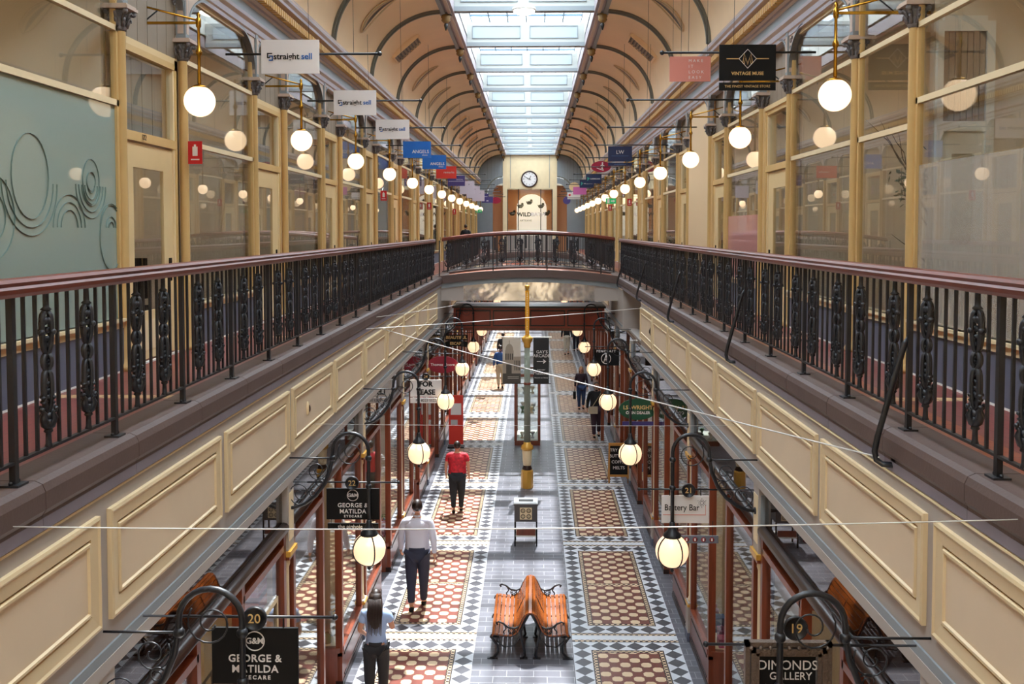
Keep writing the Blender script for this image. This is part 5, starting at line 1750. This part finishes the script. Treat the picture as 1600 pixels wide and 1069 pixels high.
    ed = [(i, i + 1) for i in range(5)]
    for sd in (-1, 1):
        i = len(pts); a = A[sd]
        if sleeve == 'long':
            pts += [a[0], a[1], a[2]]; rad += [0.072, 0.058, 0.042]; ed += [(4, i), (i, i + 1), (i + 1, i + 2)]
        else:
            pts += [a[0], tuple(Vector(a[0]).lerp(Vector(a[1]), 0.62))]; rad += [0.074, 0.064]; ed += [(4, i), (i, i + 1)]
    skin_into(tp, pts, ed, rad, topm, 2, M)
    wc = 0.9 if female else 1.0
    tp.lathe([(0.168 * ww + coat * .15, zb - 0.03), (0.172 * ww + coat * .1, zb), (0.170 * ww, 1.02), ((0.135 if female else 0.160) * bw, 1.13), (0.178 * bw * wc, 1.29), (0.185 * bw * wc, 1.37), (0.160 * wc * (.6 + .4 * bw), 1.44), (0.09, 1.485), (0.055, 1.50)], topm, 24, M=M @ Matrix.Diagonal((1.0, 0.66, 1, 1)))
    if sleeve == 'long':
        tp.lathe([(0.058, 1.475), (0.062, 1.50), (0.058, 1.525)], topm, 14, M=M)
    tp.build(top, t)
    for sd in (-1, 1):
        l = legs[sd]
        s_ = MB()
        z = 0.035 if l[2][2] < .1 else 0.05
        x, y = l[2][0], l[2][1]
        skin_into(s_, [(x, y - 0.035, z + 0.02), (x, y + 0.06, z + 0.01), (x, y + 0.17, z - 0.0)], [(0, 1), (1, 2)], [(0.045, 0.05), (0.047, 0.040), (0.040, 0.028)], shoes, 1, M)
        zmin = min(v[2] for v in s_.v)
        s_.v = [(v[0], v[1], v[2] - zmin) for v in s_.v]
        s_.build('shoe', t)
    hr = MB()
    hr.ball((0, -0.008, 1.675), 0.088, hair, 18, M=M, sc_=(0.98, 1.12, 1.16))
    if hairlen:
        hr.v = hr.v
        n_ = 7
        pts_ = [(0, -0.05 - 0.05 * math.sin(i / n_ * 2.6), 1.725 - (hairlen + .045) * i / n_) for i in range(n_ + 1)]
        hr.tube(pts_, [0.085, 0.10, 0.108, 0.11, 0.105, 0.09, 0.065, 0.02], hair, 12, M=M @ Matrix.Diagonal((1.0, 0.9, 1, 1)), flat=0.62)
        for q in range(9):
            xx = -0.08 + q * 0.02
            hr.tube([(xx, -0.10, 1.66), (xx * 1.2, -0.155, 1.45), (xx * 1.1, -0.14, 1.68 - hairlen - 0.02 * (q % 3))], [0.02, 0.016, 0.004], hair, 5, M=M)
    # keep the face clear of hair
    hr.v = [(v[0], min(v[1], (0.055 if v[2] > 1.70 * k else 0.0) * k), v[2]) if v[2] > 1.5 * k else v for v in hr.v]
    hr.build('hair', t)
    return t
HD = mat('dark_brown_hair', '2A1A14', 0.45); HG = mat('greying_hair', '6A6460', 0.5); HB_ = mat('blonde_hair', 'C8A06A', 0.5)
BLK = mat('black_trousers', '1C1B20', 0.8); NVY = mat('navy_trousers', '2A2A3C', 0.8)
RED = mat('red_print_top', 'C8202E', 0.7, noise=0.45, nscale=16); POLO = mat('light_blue_polo', '9FB6DE', 0.8); SHIRT = mat('pale_lilac_shirt', 'D6D2DE', 0.75)
person('woman in light blue polo with very long dark hair walking away', (-2.16, 13.0, 0), 0.02, 1.66, 'polo_shirt', BLK, HD, POLO, 'short', stride=0.08, female=True, build=1.02, hairlen=0.50,
       arms={1: [(0.165, 0, 1.42), (0.235, 0.03, 1.19), (0.20, 0.22, 1.16)], -1: [(-0.165, 0, 1.42), (-0.235, -0.03, 1.18), (-0.19, 0.16, 1.05)]})
o = person('man in pale lilac shirt and dark trousers walking away', (-2.02, 16.55, 0), 0.03, 1.90, 'shirt', NVY, HD, SHIRT, 'long', stride=0.13, build=1.16)
o = person('heavy set man in red patterned top and black trousers walking away', (-1.78, 22.3, 0), 0.0, 1.66, 'patterned_top', BLK, HD, RED, 'short', stride=0.10, build=1.32)
o = person('man in black jacket with cream shoulder bag walking closer', (2.00, 30.6, 0), PI + 0.05, 1.74, 'jacket', mat('plum_trousers', '3A2430', 0.8), HG, mat('black_jacket', '17171A', 0.7), 'long', stride=0.10, build=1.22)
bg_ = thing('shoulder_bag', 'cream shoulder bag with pale strap worn by the man in black', 'bag', (2.00, 30.6, 0), PI + 0.05)
MB().box(-0.02, 0.26, 0.13, 0.20, 0.78, 1.0, mat('cream_leather', 'C8B498', 0.6)).box(-0.02, 0.26, 0.20, 0.21, 0.90, 1.0, MATS['cream_leather']).build('bag_body', bg_)
MB().tube([(-0.17, 0.03, 1.46), (-0.10, 0.13, 1.38), (0.02, 0.165, 1.2), (0.16, 0.17, 0.98)], 0.013, MATS['cream_leather'], 6).build('strap', bg_)
o = person('blonde woman in dark plum coat and jeans walking closer', (1.75, 35.4, 0), PI, 1.56, 'coat', mat('blue_jeans', '33486E', 0.8), HB_, mat('dark_plum_coat', '32222E', 0.8), 'long', stride=0.06, build=1.12, coat=0.14, female=True, hairlen=0.16)
hb_ = thing('handbag', 'small black handbag hanging from the blonde woman\'s hand', 'bag', (1.50, 35.3, 0))
MB().box(-0.05, 0.05, -0.10, 0.10, 0.40, 0.66, BLACK).build('bag_body', hb_)
MB().tube([(0, -0.07, 0.66), (0.01, 0, 0.82), (0, 0.07, 0.66)], 0.008, BLACK, 5).build('strap', hb_)
BLUEJ = mat('blue_shirt', '24487C', 0.8); BEI = mat('beige_trousers', 'B49C7C', 0.8)
person('man in blue shirt and beige trousers beside the sepia banner', (-1.38, 40.0, 0), 0.1, 1.78, 'shirt', BEI, HD, BLUEJ, 'long', stride=0.07, build=1.05)
person('person in dark top standing beyond the man in blue shirt', (-1.45, 45.5, 0), 0.0, 1.72, 'dark_top', mat('blue_jeans', '33486E', 0.8), HD, BLK, 'long', stride=0.05)
person('person in black top and pale trousers far under the mahogany box', (1.75, 51.0, 0), PI, 1.76, 'black_top', mat('pale_trousers', 'CFC4B4', 0.8), HD, BLK, 'long', stride=0.12)
person('person in grey top walking far beyond the mahogany box', (2.3, 52.5, 0), PI, 1.68, 'grey_top', NVY, HD, MATS['dark_plum_coat'], 'long', stride=0.1)
person('person in dark clothes standing on the gallery near door row end', (-3.45, 49.0, ZG), 0.0, 1.70, 'dark_jacket', BLK, HD, BLK, 'long', stride=0.04)

# ================================================================== THINGS INSIDE THE SHOPS
rnd = random.Random(3)
CN = ['pink', 'orange', 'plum', 'blue', 'cream', 'red', 'green', 'silver']
LEAF = mat('dark_leaf', '2E3E26', 0.6); BARK = mat('dark_bark', '3A2C24', 0.8)
# branchy plant behind the glass of the corner window facing door 122
t = thing('potted_tree', 'bare twisted branches with a leafy clump standing behind gallery glass', 'plant', (4.75, 11.1, ZG))
MB().box(-0.2, 0.2, -0.2, 0.2, 0, 0.72, BLACK).build('planter', t)
MB().box(-0.26, 0.26, -0.14, 0.14, 0.72, 0.80, BARK).build('log', t)
br = MB()
def limb(p, d, L_, r, dep):
    pts = [Vector(p)]
    d = Vector(d).normalized()
    for i in range(5):
        d = (d + Vector((rnd.uniform(-.25, .25), rnd.uniform(-.25, .25), rnd.uniform(-.1, .2)))).normalized()
        pts.append(pts[-1] + d * L_ / 5)
    br.tube(pts, [r * (1 - .14 * i) for i in range(6)], BARK, 6)
    if dep:
        for q in (2, 4, 5):
            limb(pts[q], d + Vector((rnd.uniform(-.9, .9), rnd.uniform(-.9, .9), rnd.uniform(-.2, .5))), L_ * 0.55, r * .5, dep - 1)
    return pts[-1]
tip = limb((0, 0, 0.78), (0.0, 0.05, 1), 1.3, 0.03, 2)
limb((0.0, 0, 0.80), (-0.2, -0.9, 0.7), 0.9, 0.022, 1)
limb((0.0, 0, 0.80), (0.2, 0.8, 0.6), 0.7, 0.02, 1)
br.build('branch', t)
lf = MB()
for i in range(150):
    a, b, c = rnd.gauss(0, .11), rnd.gauss(0, .11), rnd.gauss(0, .17)
    p = tip + Vector((a, b, c))
    u = Vector((rnd.uniform(-1, 1), rnd.uniform(-1, 1), rnd.uniform(-1, 1))).normalized() * .045
    v = u.orthogonal().normalized() * .025
    lf.add([p - u, p + v, p + u, p - v], [(0, 1, 2, 3)], LEAF)
lf.build('foliage', t)
# white panelled inner door and partition seen through the frosted corner window
# office chair and printer just inside door 122
t = thing('office_chair', 'black office chair just inside the doorway numbered 122', 'chair', (-5.0, 11.6, ZG))
MB().box(-.24, .24, -.24, .24, .44, .52, BLACK).build('seat', t)
MB().box(-.22, .22, .2, .26, .6, 1.1, BLACK).build('backrest', t)
MB().lathe([(.03, .08), (.03, .44)], BLACK, 8).build('column', t)
lg = MB()
for q in range(5):
    a = q * 2 * PI / 5
    lg.tube([(0, 0, .10), (.28 * math.cos(a), .28 * math.sin(a), .06)], .02, BLACK, 6).ball((.28 * math.cos(a), .28 * math.sin(a), .03), .03, BLACK, 8)
lg.build('star_base', t)
t = thing('desk', 'pale office desk behind the teal frosted window', 'desk', (-5.4, 8.3, ZG))
MB().box(-.4, .4, -.8, .8, .70, .74, PALE).build('desktop', t)
for x in (-.36, .36):
    for y in (-.76, .76):
        MB().box(x - .02, x + .02, y - .02, y + .02, 0, .70, IRON).build('leg', t)
# shelving and rails in gallery shops
def shelf_unit(name, label, loc, goods=True, gr='shelving units in gallery shops', n=4, W=1.6, Hh=2.0, base=None):
    t = thing(name, label, 'shelf', loc, 0, gr)
    f = MB().box(-.17, .17, -W / 2, -W / 2 + .03, 0, Hh, PALE).box(-.17, .17, W / 2 - .03, W / 2, 0, Hh, PALE)
    f.build('side_panel', t)
    for i in range(n + 1):
        MB().box(-.17, .17, -W / 2 + .03, W / 2 - .03, Hh * i / n - (.03 if i else 0), Hh * i / n + (0 if i else .03), PALE).build('shelf_board', t)
    return t
def goods_on(loc, W, n, rows, Hh, lab, gr, seed):
    r2_ = random.Random(seed)
    for i in range(rows):
        for j in range(n):
            ci_ = r2_.randrange(8); m_ = GOODS[ci_]
            kind = r2_.randrange(3)
            b = MB(); w_ = W / n * .36; h_ = r2_.uniform(.12, .26)
            if kind == 0: b.box(-.09, .09, -w_, w_, 0, h_, m_); nm = 'gift_box'
            elif kind == 1: b.lathe([(w_ * .7, 0), (w_, h_ * .3), (w_ * .9, h_ * .7), (w_ * .4, h_), (w_ * .5, h_ * 1.1)], m_, 10); nm = 'vase'
            else: b.lathe([(w_ * .6, 0), (w_ * .6, h_ * .8), (w_ * .3, h_ * .95), (w_ * .3, h_ * 1.15)], m_, 10); nm = 'jar'
            o = b.build(nm, None, (loc[0], loc[1] - W / 2 + W * (j + .5) / n, loc[2] + Hh * i / rows + .001))
            lb = '%s %s %s' % (CN[ci_], nm.replace('_', ' '), lab)
            tag(o, lb, nm.replace('_', ' '), lb)
for s in (-1, 1):
    for k in range(0, 7):
        y = 10.7 + 4.7 * k
        x = SIDE[s]['wall'] + s * 2.4
        shelf_unit('shelving_unit', 'pale shelving in the %s gallery shop %s' % (nth(k), where(s)), (x, y + 2.6, ZG))
        if k < 4:
            goods_on((x, y + 2.6, ZG + .03), 1.5, 4, 4, 2.0, 'on shelving in the %s gallery shop %s' % (nth(k), where(s)), 'gallery shop wares %d %s' % (k, 'a' if s < 0 else 'b'), 11 + k * 3 + s)
        t = thing('framed_picture', 'framed picture in the %s gallery shop %s' % (nth(k), where(s)), 'picture', (SIDE[s]['wall'] + s * 0.95, y + 3.82 - .055, 7.0))
        MB().box(-.32, .32, -.03, 0, -.42, .42, DARKW).build('picture_frame', t)
        MB().box(-.27, .27, -.034, -.03, -.37, .37, GOODS[(k * 3 + (s > 0)) % 8]).build('picture_sheet', t)
# hanging planters in the window where the planter sill shows
for i, (y, z) in enumerate(((27.9, 7.75), (28.2, 5.9))):
    t = thing('potted_plant', ['small trailing plant hung high in a gallery window facing door 122', 'small leafy plant low in a gallery window facing door 122'][i], 'plant', (4.15, y, z))
    MB().lathe([(.06, 0), (.1, .12), (.1, .16)], DARKW, 12).build('pot', t)
    if i == 0: MB().tube([(0, 0, .16), (0, 0, 1.7)], .004, IRON, 4).build('hanger', t)
    else: MB().box(-.12, .12, -.12, .12, z * 0 - (5.9 - ZG), 0, PALE).build('stand', t)
    lf = MB()
    for q in range(60):
        p = Vector((rnd.gauss(0, .09), rnd.gauss(0, .12), .2 + abs(rnd.gauss(0, .1))))
        u = Vector((rnd.uniform(-1, 1), rnd.uniform(-1, 1), rnd.uniform(-1, 1))).normalized() * .05
        v = u.orthogonal().normalized() * .025
        lf.add([p - u, p + v, p + u, p - v], [(0, 1, 2, 3)], LEAF)
    lf.build('foliage', t)

# ground floor window displays on the shelf behind each pane
for s in (-1, 1):
    for k in range(-1, 8):
        b = 10.7 + 4.7 * k
        x = SIDE[s]['gr'] + s * 0.24
        for (wi, ya) in ((0, b + .3), (1, b + 3.05)):
            n = 5
            r2_ = random.Random(k * 7 + wi + s)
            for j in range(n):
                ci_ = r2_.randrange(8); m_ = GOODS[ci_]; kind = r2_.randrange(4); bb_ = MB(); h_ = r2_.uniform(.14, .38); w_ = .09
                if kind == 0: bb_.box(-.10, .10, -w_, w_, 0, h_ * .8, m_); nm = 'gift_box'
                elif kind == 1: bb_.lathe([(w_ * .6, 0), (w_, h_ * .3), (w_ * .9, h_ * .6), (w_ * .35, h_ * .9), (w_ * .5, h_)], m_, 12); nm = 'vase'
                elif kind == 2: bb_.prism([(-w_, 0), (w_, 0), (w_ * 1.2, h_ * .7), (-w_ * 1.2, h_ * .7)], -.05, .05, 'x', m_).tube([(0, -.05, h_ * .7), (0, 0, h_), (0, .05, h_ * .7)], .008, m_, 5); nm = 'handbag'
                else: bb_.lathe([(w_ * .8, 0), (w_ * .8, h_ * .7), (w_ * .4, h_ * .85), (w_ * .4, h_)], m_, 12); nm = 'jar'
                q_ = (k + 1) * 2 + wi
                lb = '%s %s in the %s shop window %s' % (CN[ci_], nm.replace('_', ' '), nth(q_) if q_ < 20 else 'far', where(s))
                tag(bb_.build(nm, None, (x, ya + .14 + j * .27, .541)), lb, nm.replace('_', ' '), lb)
        # tall shelving at the back of the shop
        if k < 6:
            shelf_unit('shelving_unit', 'tall shelving in the %s ground floor shop %s' % (nth(k + 1), where(s)), (SIDE[s]['gr'] + s * 2.6, b + 1.2, 0), gr='ground floor shelving', n=5, W=1.8, Hh=2.4)
# bright clothes in the window under disc 20
def garment(label, loc, m_, long_=0.9):
    t = thing('hanging_garment', label, 'clothing', loc)
    g = MB()
    g.lathe([(0.20, -long_), (0.17, -long_ * .6), (0.13, -long_ * .35), (0.16, -0.08), (0.06, 0.0)], m_, 14, M=Matrix.Diagonal((0.45, 1.15, 1, 1)))
    for e in (-1, 1):
        g.tube([(0, e * .14, -.07), (0, e * .24, -.26), (0, e * .25, -.40)], [.06, .05, .045], m_, 8)
    g.build('dress', t)
    MB().tube([(0, -.16, -.05), (0, 0, .03), (0, .16, -.05)], .008, IRON, 5).tube([(0, 0, .03), (0, 0, .12), (0, .03, .15)], .005, IRON, 5).build('hanger', t)
MB_r = MB().tube([(-3.2, 6.3, 2.2), (-3.2, 9.42, 2.2)], .014, STEEL, 8)
for y in (6.35, 9.38):
    MB_r.tube([(-3.2, y, 0), (-3.2, y, 2.2)], .014, STEEL, 8).box(-3.4, -3.0, y - .02, y + .02, 0, .03, STEEL)
tag(MB_r.build('clothes_rail'), 'steel clothes rail inside the window below disc 20', 'clothes rail')
for i, (m_, c) in enumerate(((0, 'pink'), (2, 'plum'), (1, 'orange'), (3, 'blue'), (5, 'red'), (0, 'bright pink'), (4, 'cream'))):
    garment('%s garment hanging on the steel rail below disc 20' % c, (-3.2, 6.65 + i * .42, 2.05), GOODS[m_], .85 if i % 2 else 1.1)
for i in range(5):
    tag(MB().box(-.2, .2, -.16, .16, 0, .055, GOODS[(1, 1, 2, 0, 5)[i]]).build('folded_cloth', None, (-3.06, 10.0, 2.60 + i * .0565)), '%s folded cloth in a pile on the high ledge near disc 20' % ('bottom', 'second lowest', 'middle', 'second highest', 'top')[i], 'cloth')
tag(MB().box(-.3, .27, -.5, .35, 2.55, 2.599, PALE).box(-.3, -.26, -.5, .35, 0, 2.55, PALE).box(-.3, .27, .32, .35, 0, 2.55, PALE).build('display_ledge', None, (-3.06, 10.0, 0)), 'high pale display ledge carrying folded cloths', 'ledge')
# shop name lettering above the entrance on the recessed bay
t = thing('shop_lettering', 'white heavy capital lettering above the recessed side entrance', 'sign', (3.0, 27.0, 3.35))
MB().box(-.4, .4, .03, .05, -.16, .16, DARKW).build('board', t)
text(t, 'MY', 0.28, WHITEB, 0, 0.0, 0, bold=0.012)
